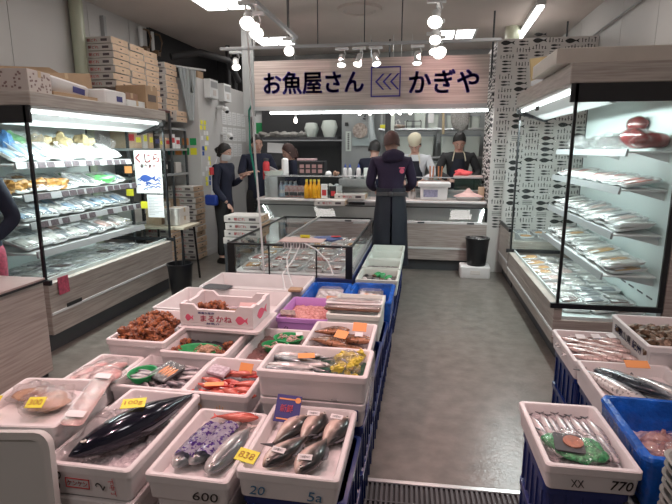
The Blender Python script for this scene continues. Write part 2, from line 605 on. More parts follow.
# ceiling fixtures
for i, (x, y) in enumerate(((-2.42, 6.0), (-2.42, 8.15), (0.38, 8.15))):
    t = thing('ceiling_light', ['large square recessed ceiling light nearest the camera', 'recessed ceiling light above the left half of the sign', 'recessed ceiling light above the right half of the sign'][i], 'ceiling light', (x, y, CEIL))
    mb = MB(); mb.box(-0.31, 0.31, -0.31, 0.31, -0.012, 0.0, bev=0.003); mb.box(-0.01, 0.01, -0.3, 0.3, -0.022, -0.005); mb.build('frame', M['whitemetal'], t)
    for sx in (-1, 1):
        mb = MB(); mb.box(sx * 0.145 - 0.125, sx * 0.145 + 0.125, -0.27, 0.27, -0.018, -0.011, bev=0.003); mb.build('diffuser', M['lampglow'], t)
mb = MB(); mb.lathe([(0.28, -0.001), (0.27, -0.03), (0.20, -0.035), (0.19, -0.015), (0.02, -0.02)], n=28)
tag(mb.build('ceiling_vent', M['ceiling'], loc=(-0.85, 6.55, CEIL), smooth=True), 'wide round air vent in the ceiling above the sign', 'vent')
mb = MB(); mb.lathe([(0.09, -0.001), (0.085, -0.02), (0.02, -0.022)], n=24)
tag(mb.build('speaker_grille', M['rail'], loc=(-1.1, 5.7, CEIL), smooth=True), 'small flat round ceiling speaker near the round vent', 'speaker')
# fluorescent beyond the patterned panel
t = thing('batten_light', 'slanting bright strip light beyond the patterned panel', 'strip light', (1.30, 7.45, 3.215), radians(-2))
mb = MB(); mb.box(-0.05, 0.05, -0.9, 0.9, 0.03, 0.083); mb.build('housing', M['whitemetal'], t)
mb = MB(); mb.box(-0.035, 0.035, -0.88, 0.88, 0, 0.03, bev=0.008); mb.build('tube', M['lampglow'], t)

# lighting tracks hung on rods
def track(label, p0, p1, rods):
    t = thing('lighting_track', label, 'lighting track', (0, 0, 0))
    mb = MB()
    a, b = Vector(p0), Vector(p1)
    if abs(b.x - a.x) > abs(b.y - a.y): mb.box(a.x, b.x, a.y - .018, a.y + .018, a.z, a.z + .035, bev=.004)
    else: mb.box(a.x - .018, a.x + .018, a.y, b.y, a.z, a.z + .035, bev=.004)
    mb.build('rail', M['rail'], t)
    for r in rods:
        mb = MB(); mb.cyl(r[0], r[1], a.z + .03, CEIL, 0.006, n=6); mb.build('rod', M['darkgrey'], t)
    return t


track('grey lighting track hung across the front of the sign', (-2.45, 6.0, 2.76), (0.78, 6.0, 2.76), [(-1.6, 6.0), (-1.26, 6.0), (-0.72, 6.0), (-0.3, 6.0), (-2.05, 6)])
mb = MB(); mb.tube([(-2.02, 6.0, 2.8), (-2.02, 6.0, 3.18)], .012); mb.tube([(-2.05, 6, 3.28), (-2.05, 6, 3.2), (-1.99, 6, 3.18), (-1.99, 6, 3.28)], .006)
tag(mb.build('hanger', M['whitemetal'], smooth=True), 'white hanger pole holding the left end of the cross track', 'hanger')
track('lighting track running away from the camera above the glass island', (-1.4, 1.0, 2.76), (-1.4, 5.55, 2.76), [(-1.4, 2.5), (-1.4, 5.2), (-1.4, 4.0)])
track('lighting track running away from the camera above the aisle', (0.07, 1.0, 2.76), (0.07, 5.97, 2.76), [(0.07, 2.5), (0.07, 5.0)])


def spotlamp(label, x, y, z, tgt, glow=True, s=1.0, grp=None):
    t = thing('spotlight', label, 'spotlight', (x, y, z), 0, grp)
    mb = MB(); mb.box(-0.075, 0.075, -0.022, 0.022, -0.03, 0.0, bev=0.004); mb.build('adapter', M['whitemetal'], t)
    mb = MB(); mb.tube([(0.03, 0, -0.03), (0.045, 0, -0.07), (0.03, 0, -0.11)], 0.008); mb.build('arm', M['whitemetal'], t, True)
    d = (Vector(tgt) - Vector((x, y, z))).normalized()
    q = d.to_track_quat('-Z', 'Y').to_euler()
    mb = MB(); mb.lathe([(0.028, 0.06), (0.034, 0.05), (0.036, -0.02), (0.052 * s, -0.075), (0.047 * s, -0.077), (0.04 * s, -0.05)], n=18)
    mb.build('lamp_head', M['whitemetal'], t, True, loc=(0.0, 0, -0.13), rot=q)
    mb = MB(); mb.lathe([(0.002, -0.070), (0.042 * s, -0.068), (0.042 * s, -0.060), (0.002, -0.058)], n=18)
    mb.build('bulb', M['spotglow'], t, True, loc=(0.0, 0, -0.13), rot=q)
    return t


spotlamp('white spotlight at the left end of the cross track, tilted down', -2.26, 6.0, 2.75, (-1.9, 5.2, 1.6))
spotlamp('bright spotlight facing the camera left of the sign middle', -1.60, 6.0, 2.88, (-1.2, 4.2, 2.0), s=1.2)
spotlamp('first of three close spotlights above the sign, left of its box emblem', -0.98, 6.0, 2.75, (-0.95, 5.4, 1.5))
spotlamp('middle of three close spotlights above the box emblem', -0.78, 6.0, 2.75, (-1.0, 5.4, 1.6))
spotlamp('spotlight directly above the box emblem of the sign, pointing left', -0.59, 6.0, 2.75, (-0.3, 5.4, 1.5))
spotlamp('spotlight on the cross track right of the box emblem', -0.12, 6.0, 2.75, (-0.15, 5.6, 1.5))
spotlamp('bright nearer spotlight of the pair on the island track', -1.43, 4.10, 2.76, (-1.2, 3.2, 1.9), s=1.25)
spotlamp('bright farther spotlight of the pair on the island track', -1.45, 4.35, 2.74, (-1.0, 3.4, 1.7), s=1.2)
spotlamp('bright spotlight high on the aisle track, nearest the camera', 0.05, 4.30, 2.76, (-0.1, 3.4, 1.8), s=1.2)
spotlamp('round spotlight halfway along the aisle track', 0.06, 4.95, 2.76, (0.0, 4.0, 1.7), s=1.1)
spotlamp('wide spotlight on the aisle track just above the sign lettering', 0.10, 5.72, 2.78, (0.35, 4.9, 2.0), s=1.5)
spotlamp('spotlight on the aisle track behind the wide one', 0.05, 5.45, 2.76, (0.2, 4.8, 1.7), s=1.1)

# the sign
sg = thing('shop_sign', 'long wood-grain sign board with dark blue Japanese lettering above the counter', 'sign', (-0.765, 6.70, 2.17))
mb = MB(); mb.box(-1.51, 1.51, 0, 0.05, 0, 0.58, bev=0.003); mb.build('sign_board', M['signwood'], sg)
mb = MB(); mb.box(-1.51, 1.51, -0.01, 0.06, -0.05, 0.0); mb.build('bottom_rail', M['rail'], sg)
X = lambda x: x + 0.765
text('お魚屋さん', 'lettering', M['letterblue'], sg, (X(-1.475), -0.002, 0.295), FRONT, w=1.33, h=0.275, bold=0.035, ext=0.006)
text('かぎや', 'lettering', M['letterblue'], sg, (X(0.20), -0.002, 0.275), FRONT, w=0.85, h=0.275, bold=0.035, ext=0.006)
mb = MB()
for (x0, x1, z0, z1) in ((-.19, .19, .17, .185), (-.19, .19, -.185, -.17), (-.19, -.175, -.185, .185), (.175, .19, -.185, .185)):
    mb.box(x0, x1, -0.008, -0.001, z0, z1)
for k in range(3):
    x = -0.135 + k * 0.095
    for s in (1, -1):
        mb.prism([(x, 0), (x + .095, s * .098), (x + .12, s * .098), (x + .028, 0)][::s], 'y', -0.008, -0.001)
mb.build('emblem', M['letterblue'], sg, loc=(X(-0.525), 0, 0.285))
tl = thing('strip_light', 'long white strip light under the sign board', 'strip light', (-0.68, 6.72, 2.10))
mb = MB(); mb.box(-1.4, 1.45, -0.02, 0.05, 0.0, 0.02); mb.build('housing', M['whitemetal'], tl)
mb = MB(); mb.box(-1.39, 1.44, -0.025, 0.02, -0.028, 0.0, bev=0.008); mb.build('tube', M['tubeglow'], tl)
# white and green hoses hanging from the ceiling
mb = MB(); mb.tube([(-1.48, 4.2, 2.76), (-1.46, 4.2, 2.2), (-1.43, 4.18, 1.5), (-1.40, 4.18, 0.9), (-1.38, 4.17, 0.52)], 0.009)
tag(mb.build('hanging_hose', M['whitemetal'], smooth=True), 'thin white hose hanging straight down in front of the glass island', 'hose')
mb = MB(); mb.tube([(-2.30, 6.66, 2.2), (-2.35, 6.66, 2.12), (-2.35, 6.66, 1.6), (-2.28, 6.66, 1.2), (-2.25, 6.66, 1.0)], 0.014)
tag(mb.build('green_hose', mat('hosegreen', (0.0, 0.16, 0.11), 0.4), smooth=True), 'green hose hanging at the left end of the sign', 'hose')
mb = MB(); mb.box(-2.46, -2.30, 6.76, 6.80, 2.05, CEIL); tag(mb.build('wall_standin', M['kitchenwall']), 'pale grey strip standing in for the wall left of the sign', 'panel')  # strip standing in for the grey wall farther back

# ---------------------------------------------------------------- refrigerated wall cases
def wall_case(name, label, side, y0, y1, xf, xb, zb, zcan0, zcan1, shelves, xs, nt, gap=.08):
    """side -1: left wall (opens towards +x), +1: right wall (opens towards -x). Built in world coordinates."""
    t = thing(name, label, 'refrigerated case', (0, 0, 0))
    s = side

    def bx(mb, xa, xb_, ya, yb, za, zb_, bev=0.0):
        mb.box(min(xa, xb_), max(xa, xb_), ya, yb, za, zb_, bev=bev)
    # base
    mb = MB(); bx(mb, xf, xb, y0, y1, 0.15, zb - 0.10, .006)
    bx(mb, xf, xf + s * 0.06, y0, y1, zb - 0.10, zb, .006)
    mb.build('base_panel', M['wood_y'], t)
    mb = MB(); bx(mb, xf + s * 0.06, xb, y0 + .02, y1 - .02, 0, 0.15); mb.build('kick_plate', M['darkgrey'], t)
    mb = MB(); bx(mb, xf - s * 0.008, xf + s * .002, y0, y1, zb * 0.55, zb * 0.55 + 0.022, .003); mb.build('bumper_strip', M['whitemetal'], t)
    mb = MB(); bx(mb, xf + s * .06, xb, y0 + .02, y1 - .02, zb - .10, zb - .075); bx(mb, xf + s * .055, xf + s * .065, y0 + .02, y1 - .02, zb - .09, zb + .03)
    mb.build('deck', M['caseback'], t)
    mb = MB(); bx(mb, xb - s * .03, xb, y0 + .01, y1 - .01, zb - .1, zcan1 - .01); mb.build('back_panel', M['caseback'], t)
    mb = MB()
    for k in range(10):
        z = zb + 0.06
        bx(mb, xb - s * .034, xb - s * .028, y0 + .1 + k * .17, y0 + .2 + k * .17, z, z + .012)
    mb.build('air_slots', M['darkgrey'], t)
    # canopy
    mb = MB(); bx(mb, xf + s * -0.03, xb, y0, y1, zcan0, zcan1, .008); mb.build('canopy', M['wood_y'], t)
    a, b = xf - s * .01, xf + s * .26
    mb = MB(); mb.prism([(a, zcan0), (a, zcan0 - .02), (b, zcan0 - .13), (b + s * .03, zcan0 - .13), (b + s * .03, zcan0)], 'y', y0 + .03, y1 - .06)
    mb.build('canopy_soffit', M['whitemetal'], t)
    mb = MB(); bx(mb, xf + s * .012, xf + s * .045, y0 + .06, y1 - .1, zcan0 - .05, zcan0 - .032, .006); mb.build('lamp_tube', M['tubeglow'], t)
    mb = MB(); mb.prism([(xf - s * .02, zcan0), (xf - s * .02, zcan0 - .06), (xf + s * .3, zcan0 - .16), (xf + s * .3, zcan0)], 'y', y1 - .06, y1); mb.build('canopy_end', M['black'], t)
    # end glass with black frame
    for yy, nm in ((y0, 'near'), (y1, 'far')):
        dx = s * .014
        mb = MB()
        ya, yb = yy - .01, yy + .012
        htop = 0.125 if yy == y0 else 0.02
        bx(mb, xf - s * .02, xb, ya, yb, zcan0 - htop, zcan0, .002)
        bx(mb, xf - s * .03, xb, ya - .006, yb, zb - .005, zb + .035, .002)
        bx(mb, xf + s * .01, xf + s * .03, ya, yb, zb, zcan0)
        bx(mb, xb - s * .035, xb, ya, yb, zb, zcan0)
        mb.build('glass_frame', M['black'], t)
        mb = MB(); bx(mb, xf + s * .03, xb - s * .03, yy - .002, yy + .003, zb + .03, zcan0 - htop); mb.build('end_glass', M['glass'], t)
    # shelves
    for i, z in enumerate(shelves):
        x0 = xs[i]
        mb = MB(); bx(mb, x0, xb - s * .03, y0 + .08, y1 - gap, z - .022, z - .008, .003)
        sh = mb.build('shelf', M['whitemetal'], t)
        mb = MB(); mb.prism([(x0 - s * .018, z - .045), (x0, z - .045), (x0 + s * .004, z + .008), (x0 - s * .008, z + .008)], 'y', y0 + .08, y1 - gap)
        mb.build('price_rail', M['rail'], sh)
        if nt[i]:
            rr_ = random.Random(i + 5)
            for k in range(nt[i]):
                if rr_.random() < .15: continue
                y = y0 + .13 + (y1 - y0 - .18 - gap) * (k + .5) / nt[i] + rr_.uniform(-.02, .02)
                mb = MB(); mb.prism([(x0 - s * .0215, z - .042), (x0 - s * .018, z - .042), (x0 - s * .008, z + .004), (x0 - s * .0115, z + .004)], 'y', y, y + .085)
                mb.build('price_tag', M['tagdark'], sh)
        for k in range(3):
            y = y0 + .12 + k * (y1 - y0 - .16 - gap) / 2
            mb = MB(); mb.prism([(x0 + s * .06, z - .022), (xb - s * .03, z - .022), (xb - s * .03, z - .09)], 'y', y, y + .008); mb.build('bracket', M['whitemetal'], sh)
    return t


LC = wall_case('refrigerated_case', 'wood-trimmed open refrigerated case along the left wall with four shelves', -1, 3.33, 5.30, -2.86, -3.86, 0.57, 1.92, 2.02,
               (1.50, 1.25, 1.03, 0.80), (-3.10, -3.06, -3.03, -3.0), (14, 14, 12, 0), gap=.33)
RC = wall_case('refrigerated_case', 'wood-trimmed open refrigerated case along the right wall with four shelves', 1, 3.84, 5.96, 1.0, 1.74, 0.44, 2.05, 2.19,
               (1.60, 1.33, 1.0, 0.69), (1.42, 1.40, 1.38, 1.34), (0, 0, 0, 0))
# maker's plate and stickers on the left case
mb = MB(); mb.box(-2.853, -2.849, 3.50, 3.68, 0.335, 0.365); mb.build('maker_plate', M['inkblack'], LC)
mb = MB(); mb.prism([(-2.852, .60), (-2.848, .60), (-2.843, .46), (-2.847, .46)], 'y', 3.42, 3.54)
mb.build('pink_sticker', mat('stickerpink', (0.60, 0.10, 0.17), .5, var=.4, vscale=50), LC)
mb = MB(); mb.box(1.75, 1.98, 3.84, 5.9, 0, 2.19); mb.build('side_panel', M['wood_y'], RC)
# white camera-like plate and label on right canopy
mb = MB(); mb.box(0.985, 0.995, 4.9, 5.0, 1.95, 1.99); mb.build('maker_plate', M['inkblack'], RC)

# low case between the right wall case and the panel
t = thing('low_case', 'low open chilled case between the right wall case and the patterned panel', 'chilled case', (0, 0, 0))
mb = MB(); mb.box(1.0, 1.95, 6.0, 8.0 - 1.26, 0.15, 0.56, bev=.005); mb.box(1.0, 1.06, 6.0, 6.74, .56, .66, bev=.005); mb.build('base_panel', M['wood_y'], t)
mb = MB(); mb.box(1.06, 1.95, 6.0, 6.74, 0, .15); mb.build('kick_plate', M['darkgrey'], t)
mb = MB(); mb.box(0.993, 1.0, 6.0, 6.74, .29, .31); mb.build('bumper_strip', M['whitemetal'], t)
mb = MB(); mb.box(1.06, 1.95, 6.02, 6.73, .56, .575); mb.build('deck', M['steel'], t)
mb = MB(); mb.box(0.996, 1.02, 6.02, 6.73, .66, .70); mb.build('handrail', M['black'], t)

# near left wooden counter
t = thing('service_counter', 'wood-grain service counter with a dark edged top in the near left corner', 'counter', (0, 0, 0))
mb = MB(); mb.box(-3.9, -2.59, 1.2, 2.97, 0.04, 0.70, bev=.004); mb.build('body', M['wood_y'], t)
mb = MB(); mb.box(-3.9, -2.62, 1.2, 2.95, 0, 0.04); mb.build('plinth', M['blackmatte'], t)
mb = MB(); mb.box(-3.92, -2.575, 1.19, 2.985, 0.70, 0.715); mb.build('edge_band', M['black'], t)
mb = MB(); mb.box(-3.915, -2.58, 1.195, 2.98, 0.715, 0.728); mb.build('worktop', mat('worktop', (0.55, 0.42, 0.40), .3, var=.1), t)

# ---------------------------------------------------------------- packs of fish (protos)
PK = {}


def make_pack(kind, cols, w=0.125, d=0.17, long=False):
    t = thing('fish_pack', 'pack', 'fish pack', (0, 0, -5))
    mb = MB(); mb.rloft([(w * .86, d * .88, 0, .012), (w, d, .018, .016), (w, d, .020, .016), (w * .93, d * .94, .020, .012), (w * .84, d * .86, .006, .01)])
    mb.build('tray', M['paper'] if 'black' not in kind else M['black'], t)
    r = random.Random(len(kind) * 7 + int(cols[0][0] * 100))
    mb = MB()
    n = 4
    for i in range(n):
        x = -w * .34 + w * .68 * (i + .5) / n
        mb.blob((x, r.uniform(-.006, .006), .018), (w * .11, d * .36, .009), 8, 6, amp=.25, freq=40, seed=i, mi=i % len(cols))
    mb.build('fillets', [mat('fil_%s_%d' % (kind, i), c, .3, var=.25, vscale=50) for i, c in enumerate(cols)], t, True)
    mb = MB(); mb.rloft([(w * 1.0, d * 1.0, .0205, .016), (w * .9, d * .92, .029, .02), (w * .5, d * .6, .031, .02)])
    mb.build('film', M['film'], t, True)
    mb = MB(); mb.box(w * .05, w * .38, -d * .38, -d * .12, .0305, .0315); mb.build('price_label', M['paper'], t)
    PK[kind] = Proto(t)


make_pack('white', [(.62, .60, .56), (.70, .68, .64)])
make_pack('pink', [(.68, .42, .38), (.72, .55, .50)])
make_pack('red', [(.45, .10, .09), (.58, .22, .18)])
make_pack('amber', [(.60, .27, .07), (.68, .40, .12)])
make_pack('greenish', [(.12, .32, .14), (.35, .45, .30)])
make_pack('silver', [(.40, .42, .44), (.25, .27, .30)])
make_pack('bluish', [(.25, .42, .62), (.50, .58, .66)])
make_pack('dark', [(.12, .07, .07), (.20, .11, .09)])
KW = {'white': 'pale white fish', 'pink': 'pink fish slices', 'red': 'deep red fish', 'amber': 'orange-amber fish', 'greenish': 'green seaweed', 'silver': 'silver-grey fish',
      'bluish': 'bluish white fish', 'dark': 'dark brown fish'}


def packs(where, z, x0, x1, rows, y0, y1, step, kinds, seed, face=0, tilt=0.0, lift=0.0, stacked=1, scale=1.0):
    r = random.Random(seed)
    for j in range(rows):
        x = x0 + (x1 - x0) * (j + .5) / rows
        n = int((y1 - y0) / step)
        for k in range(n):
            y = y0 + (y1 - y0) * (k + .5) / n
            for q in range(stacked if r.random() < .6 else 1):
                kd = kinds(y, j, r)
                grp = '%s packs %s' % (KW[kd], where)
                lab = 'clear-wrapped tray of %s %s' % (KW[kd], where)
                sc_ = scale[1] if isinstance(scale, tuple) else scale
                tl = tilt + (r.uniform(-.08, .12) if tilt else 0)
                PK[kd].put((x + r.uniform(-.015, .015), y + r.uniform(-.012, .012), z + .002 + .085 * sc_ * sin(tl) + q * .036 + (0.012 if k % 2 else 0)),
                           (tl, r.uniform(-.06, .06), face + r.uniform(-.2, .2)), lab, grp, scale)


# left case shelves
HP = pi / 2
packs('on the top shelf of the left case', 1.50, -3.14, -3.72, 2, 3.48, 4.93, .135, lambda y, j, r: r.choice(['bluish', 'greenish', 'white']) if y < 3.9 else (r.choice(['amber', 'white', 'white']) if y < 4.7 else 'white'), 1, HP, .5, .03, 1, 1.45)
packs('on the second shelf of the left case', 1.25, -3.10, -3.72, 2, 3.48, 4.93, .135, lambda y, j, r: 'amber' if y < 4.0 else ('greenish' if 4.5 < y < 4.75 else r.choice(['white', 'silver', 'bluish'])), 2, HP, .35, .03, 1, 1.35)
packs('on the third shelf of the left case', 1.03, -3.07, -3.72, 2, 3.45, 4.93, .135, lambda y, j, r: r.choice(['white', 'silver', 'bluish']), 3, HP, .3, .02, 1, 1.3)
packs('on the fourth shelf of the left case', .80, -3.04, -3.72, 2, 3.45, 4.93, .135, lambda y, j, r: r.choice(['white', 'pink', 'silver', 'pink']), 4, HP, .25, .02, 1, 1.3)
packs('on the bottom deck of the left case', .495, -2.96, -3.72, 3, 3.45, 5.2, .16, lambda y, j, r: r.choice(['white', 'silver', 'white', 'dark']), 5, HP, 0, 0, 1, 1.35)
# right case shelves
packs('on the second shelf of the right case', 1.33, 1.43, 1.68, 1, 3.95, 5.85, .105, lambda y, j, r: r.choice(['red', 'pink', 'red', 'white']), 6, -HP, .18, .02, 1, (1.1, 1.5, 1))
packs('on the third shelf of the right case', 1.0, 1.41, 1.68, 1, 3.95, 5.85, .11, lambda y, j, r: r.choice(['white', 'white', 'pink', 'silver']), 7, -HP, .15, .01, 2, (1.15, 1.55, 1))
packs('on the fourth shelf of the right case', .69, 1.37, 1.67, 1, 3.95, 5.85, .11, lambda y, j, r: r.choice(['white', 'white', 'pink', 'amber']), 8, -HP, .15, .01, 2, (1.15, 1.65, 1))
packs('on the bottom deck of the right case', .365, 1.12, 1.68, 3, 4.3, 5.9, .16, lambda y, j, r: 'amber' if y > 5.1 and j == 0 else r.choice(['white', 'silver', 'white', 'pink']), 9, -HP, .04, 0, 1, 1.35)
packs('at the near end of the right case deck', .365, 1.12, 1.68, 3, 3.92, 4.3, .13, lambda y, j, r: 'amber' if j == 1 and y < 4.1 else r.choice(['dark', 'silver']), 10, -HP, .04, 0, 1, 1.2)
packs('in the low chilled case', .577, 1.12, 1.75, 3, 6.08, 6.7, .17, lambda y, j, r: r.choice(['silver', 'amber']), 11, HP, 0, 0, 1, 1)

# big red meat blocks and crumpled wrap on the right top shelf
rd = mat('redmeat', (0.30, 0.018, 0.018), 0.25, var=.5, vscale=12, bump=.4, bscale=14, coat=.4)
for i, (x, y, z, a, b, c, rz, lb) in enumerate(((1.53, 4.08, 1.685, .085, .15, .075, .3, 'rounded dark red fish block at the near end of the top shelf'),
                                               (1.60, 4.0, 1.665, .13, .07, .055, .05, 'long dark red fish block lying across the top shelf near the glass'),
                                               (1.62, 4.25, 1.70, .09, .10, .065, 1.1, 'wrapped dark red fish block behind the two nearer blocks'),
                                               (1.66, 4.45, 1.80, .06, .12, .07, .2, 'red fish block propped high on the far side of the top shelf'))):
    t = thing('fish_block', lb, 'fish block', (x, y, z), rz)
    mb = MB(); mb.blob((0, 0, 0), (a, b, c), 16, 12, amp=.35, freq=9, seed=i); mb.build('meat', rd, t, True)
    mb = MB(); mb.blob((0, 0, 0), (a * 1.06, b * 1.06, c * 1.07), 14, 10, amp=.35, freq=9, seed=i); mb.build('film', M['film'], t, True)
rng = random.Random(5)
for i in range(9):
    mb = MB(); mb.blob((0, 0, 0), (.09, .11, .06), 12, 9, amp=.9, freq=22, seed=i)
    tag(mb.build('bagged_fish', M['bag'] if i % 2 else M['film'], smooth=True, loc=(rng.uniform(1.48, 1.62), 4.45 + i * .16, 1.665), angle=25), 'crumpled clear bag of fish on the top shelf of the right case', 'bag', 'clear bags on the top shelf of the right case')
# loose bags on the left case top shelf
for i in range(10):
    bmat = [M['bag'], mat('bagblue', (.10, .28, .60), .3, var=.5, vscale=25), mat('baggreen', (.20, .42, .22), .3, var=.5, vscale=25), mat('bagtan', (.62, .50, .28), .4, var=.4, vscale=25)][(0, 1, 2, 0, 3, 3, 0, 3, 0, 0)[i]]
    nm = ['clear', 'blue', 'green', 'clear', 'tan', 'tan', 'clear', 'tan', 'clear', 'clear'][i]
    mb = MB(); mb.blob((0, 0, 0), (.10, .08, .085), 12, 9, amp=.8, freq=18, seed=i + 20)
    tag(mb.build('food_bag', bmat, smooth=True, loc=(-3.5 + (i % 2) * .1, 3.5 + i * .165, 1.66), angle=25), 'crumpled %s bag at the back of the top shelf of the left case' % nm, 'bag', '%s bags at the back of the left case top shelf' % nm)
for i in range(5):
    mb = MB(); mb.blob((0, 0, 0), (.07, .09, .05), 12, 9, amp=.7, freq=18, seed=i + 40)
    tag(mb.build('food_bag', mat('bagorange', (.66, .33, .08), .35, var=.6, vscale=30), smooth=True, loc=(-3.22, 3.50 + i * .13, 1.31), angle=25), 'orange packed food bag on the second shelf of the left case', 'bag', 'orange bags on the left case second shelf')
mb = MB(); mb.blob((0, 0, 0), (.09, .13, .04), 12, 9, amp=.6, freq=18, seed=3)
tag(mb.build('food_bag', mat('baglime', (.10, .50, .12), .35), smooth=True, loc=(-3.2, 4.62, 1.31)), 'bright green bag on the second shelf of the left case', 'bag')

# posters on the far end glass of the left case
t = thing('whale_poster', 'white poster with red Japanese lettering and a blue whale among waves', 'poster', (-3.08, 5.284, 1.345))
mb = MB(); mb.box(-.165, .165, 0, .003, -.23, .25); mb.build('sheet', M['paper'], t)
text('くじら', 'lettering', M['inkred'], t, (0.0, -.002, .165), FRONT, w=.29, h=.10, bold=.035)
text('有ります', 'lettering', M['inkred'], t, (0.0, -.002, .078), FRONT, w=.19, h=.045, bold=.03)
mb = MB()
rng = random.Random(2)
for k in range(26):
    cx, cz = rng.uniform(-.13, .13), rng.uniform(-.215, -.06)
    r0 = rng.uniform(.018, .04)
    pts = []
    for q in range(8):
        a = .3 + 2.6 * q / 7
        pts.append((cx + r0 * cos(a), cz + r0 * .7 * sin(a)))
    for q in range(7, -1, -1):
        a = .3 + 2.6 * q / 7
        pts.append((cx + r0 * .62 * cos(a), cz + r0 * .4 * sin(a)))
    pts = [(max(-.153, min(.153, p[0])), p[1]) for p in pts]
    mb.prism(pts, 'y', -.0015 - k * .00002, -.0005)
fish_poly(mb, lambda m, p: m.prism(p, 'y', -.003, -.0021), -0.01, -.06, .2, .08)
mb.build('drawing', mat('inkwave', (.03, .08, .33), .6), t)
t = thing('notice_sheet', 'white printed notice taped below the whale poster', 'notice', (-3.02, 5.284, .98))
mb = MB(); mb.box(-.10, .10, 0, .003, -.14, .12); mb.build('sheet', M['paper'], t)
mb = MB()
for k in range(12): mb.box(-.085, .085 - .05 * (k % 3), -.0015, -.0005, .09 - k * .018, .094 - k * .018)
mb.build('printed_lines', M['rail'], t)
for i, (x, z, m, c) in enumerate(((-3.33, 1.38, 'tagorange', 'orange'), (-3.33, 1.12, 'tagyellow', 'yellow-green'), (-3.16, .98, 'tagyellow', 'yellow'))):
    mb = MB(); mb.box(-.045, .045, 0, .002, -.04, .04)
    tag(mb.build('sticky_note', M[m], loc=(x, 5.285, z)), '%s sticky note on the far end glass of the left case' % c, 'note')

# items on top of the left case
def carton(name, label, loc, w, d, h, m, rz=0, cat='cardboard box', ends=None, grp=None, txt=None):
    t = thing(name, label, cat, loc, rz, grp)
    mb = MB(); mb.box(-w / 2, w / 2, -d / 2, d / 2, 0, h, bev=.003); mb.build('body', m, t)
    mb = MB(); mb.box(-w / 2 - .001, w / 2 + .001, -.02, .02, h - .05, h + .001); mb.build('tape', mat('tape', (.50, .36, .22), .3) if 'tape' not in M else M['tape'], t)
    return t


c = carton('patterned_carton', 'grey carton printed with small brown marks on top of the left case', (-3.10, 3.55, 2.022), .34, .30, .17, mat('pcarton', (.55, .48, .45), .6), .15)
mb = MB()
rng = random.Random(4)
for k in range(30):
    for fx in (0, 1):
        u, z = rng.uniform(-.13, .13), rng.uniform(.02, .15)
        if fx: mb.box(.17, .1715, u - .008, u + .008, z - .008, z + .006)
        else: mb.box(u - .008, u + .008, -.1515, -.15, z - .008, z + .006)
mb.build('printed_marks', mat('brownink', (.25, .16, .15), .6), c)
t = carton('tilted_carton', 'open brown cardboard box leaning behind the white foam box on the left case', (-3.42, 4.35, 2.03), .34, .62, .26, M['cardboard'], -.1)
t.rotation_euler = (.12, 0, -.1)
mb = MB(); mb.prism([(-.17, .26), (-.30, .33), (-.29, .335), (-.165, .27)], 'y', -.3, .3); mb.build('flap', M['cardboard'], t)
mb = MB(); mb.rloft([(.28, .52, 0, .02), (.32, .56, .03, .03), (.32, .56, .10, .03), (.29, .53, .115, .03)])
t = thing('foam_box', 'white foam box tilted on a flattened carton atop the left case', 'foam box', (-3.15, 3.98, 2.07), 0)
t.rotation_euler = (-.06, 0.08, .1)
mb.build('body', M['foam'], t, True)
mb = MB(); mb.box(.161, .163, .02, .2, .03, .08); mb.build('box_label', M['inknavy'], t)
mb = MB(); mb.box(-.18, .18, -.28, .28, 0, .04, bev=.003); tag(mb.build('flat_carton', M['cardboard'], loc=(-3.12, 4.0, 2.022)), 'flattened brown carton under the tilted white foam box', 'cardboard box')
t = thing('small_foam_box', 'small white foam box with blue print on top of the left case', 'foam box', (-3.02, 4.52, 2.022), .05)
mb = MB(); mb.rloft([(.2, .34, 0, .02), (.22, .36, .01, .02), (.22, .36, .12, .02), (.2, .34, .13, .02)]); mb.build('body', M['foam'], t, True)
mb = MB(); mb.box(.11, .112, 0, .1, .03, .08); mb.build('box_label', M['inknavy'], t)
carton('brown_parcel', 'small brown parcel between the foam box and the big carton on the left case', (-3.04, 4.82, 2.09), .22, .22, .07, mat('parcel', (.30, .17, .11), .6))
carton('label_carton', 'flat white carton with blue lettering on the left case', (-3.02, 4.86, 2.022), .24, .34, .066, M['paper'])
c = carton('large_carton', 'large brown carton with a barcode label on the far end of the left case', (-3.05, 5.12, 2.022), .34, .24, .24, M['cardboard'])
mb = MB(); mb.box(.17, .172, -.08, .08, .08, .15)
mb.build('barcode_label', mat('bark', (.12, .09, .08), .6), c)

# ------- stacked flat fish cartons: white sides with red print, kraft ends
cb = thing('fish_carton', 'carton', 'fish carton', (0, 0, -5))
mb = MB(); mb.box(-.21, .21, -.16, .16, 0, .072, bev=.003); mb.build('tray', M['boxside'], cb)
for s_ in (1, -1):
    mb = MB(); mb.box(s_ * .21 - .002, s_ * .21 + .002, -.155, .155, .003, .070); mb.build('kraft_end', M['crateboard'], cb)
mb = MB(); mb.box(.2125, .2135, -.02, .02, .030, .042); mb.build('handle_slot', M['inkblack'], cb)
tt = text('朝どれ', 'red_print', M['inkred'], cb, (-.03, -.1605, .036), FRONT, w=.13, h=.034, bold=.02)
mb = MB(); mb.box(-.16, -.135, -.1612, -.1605, .026, .046); mb.box(.08, .16, -.1612, -.1605, .022, .050); mb.build('dark_print', mat('darkprint', (.10, .08, .09), .6), cb)
CB = Proto(cb)
rng = random.Random(9)
names = ['topmost', 'second', 'third', 'fourth', 'fifth', 'sixth', 'seventh', 'eighth', 'ninth', 'tenth', 'eleventh', 'twelfth', 'thirteenth', 'fourteenth']


def stack(x, y, ztop, n, which, rz=0.0, pitch=.078, scale=1.0, jit=.012):
    for k in range(n):
        CB.put((x + rng.uniform(-jit, jit), y + rng.uniform(-jit, jit), ztop - (k + 1) * pitch * scale), rz + rng.uniform(-.04, .04),
               '%s flat carton down in %s' % (names[k], which), 'flat fish cartons of ' + which, scale)


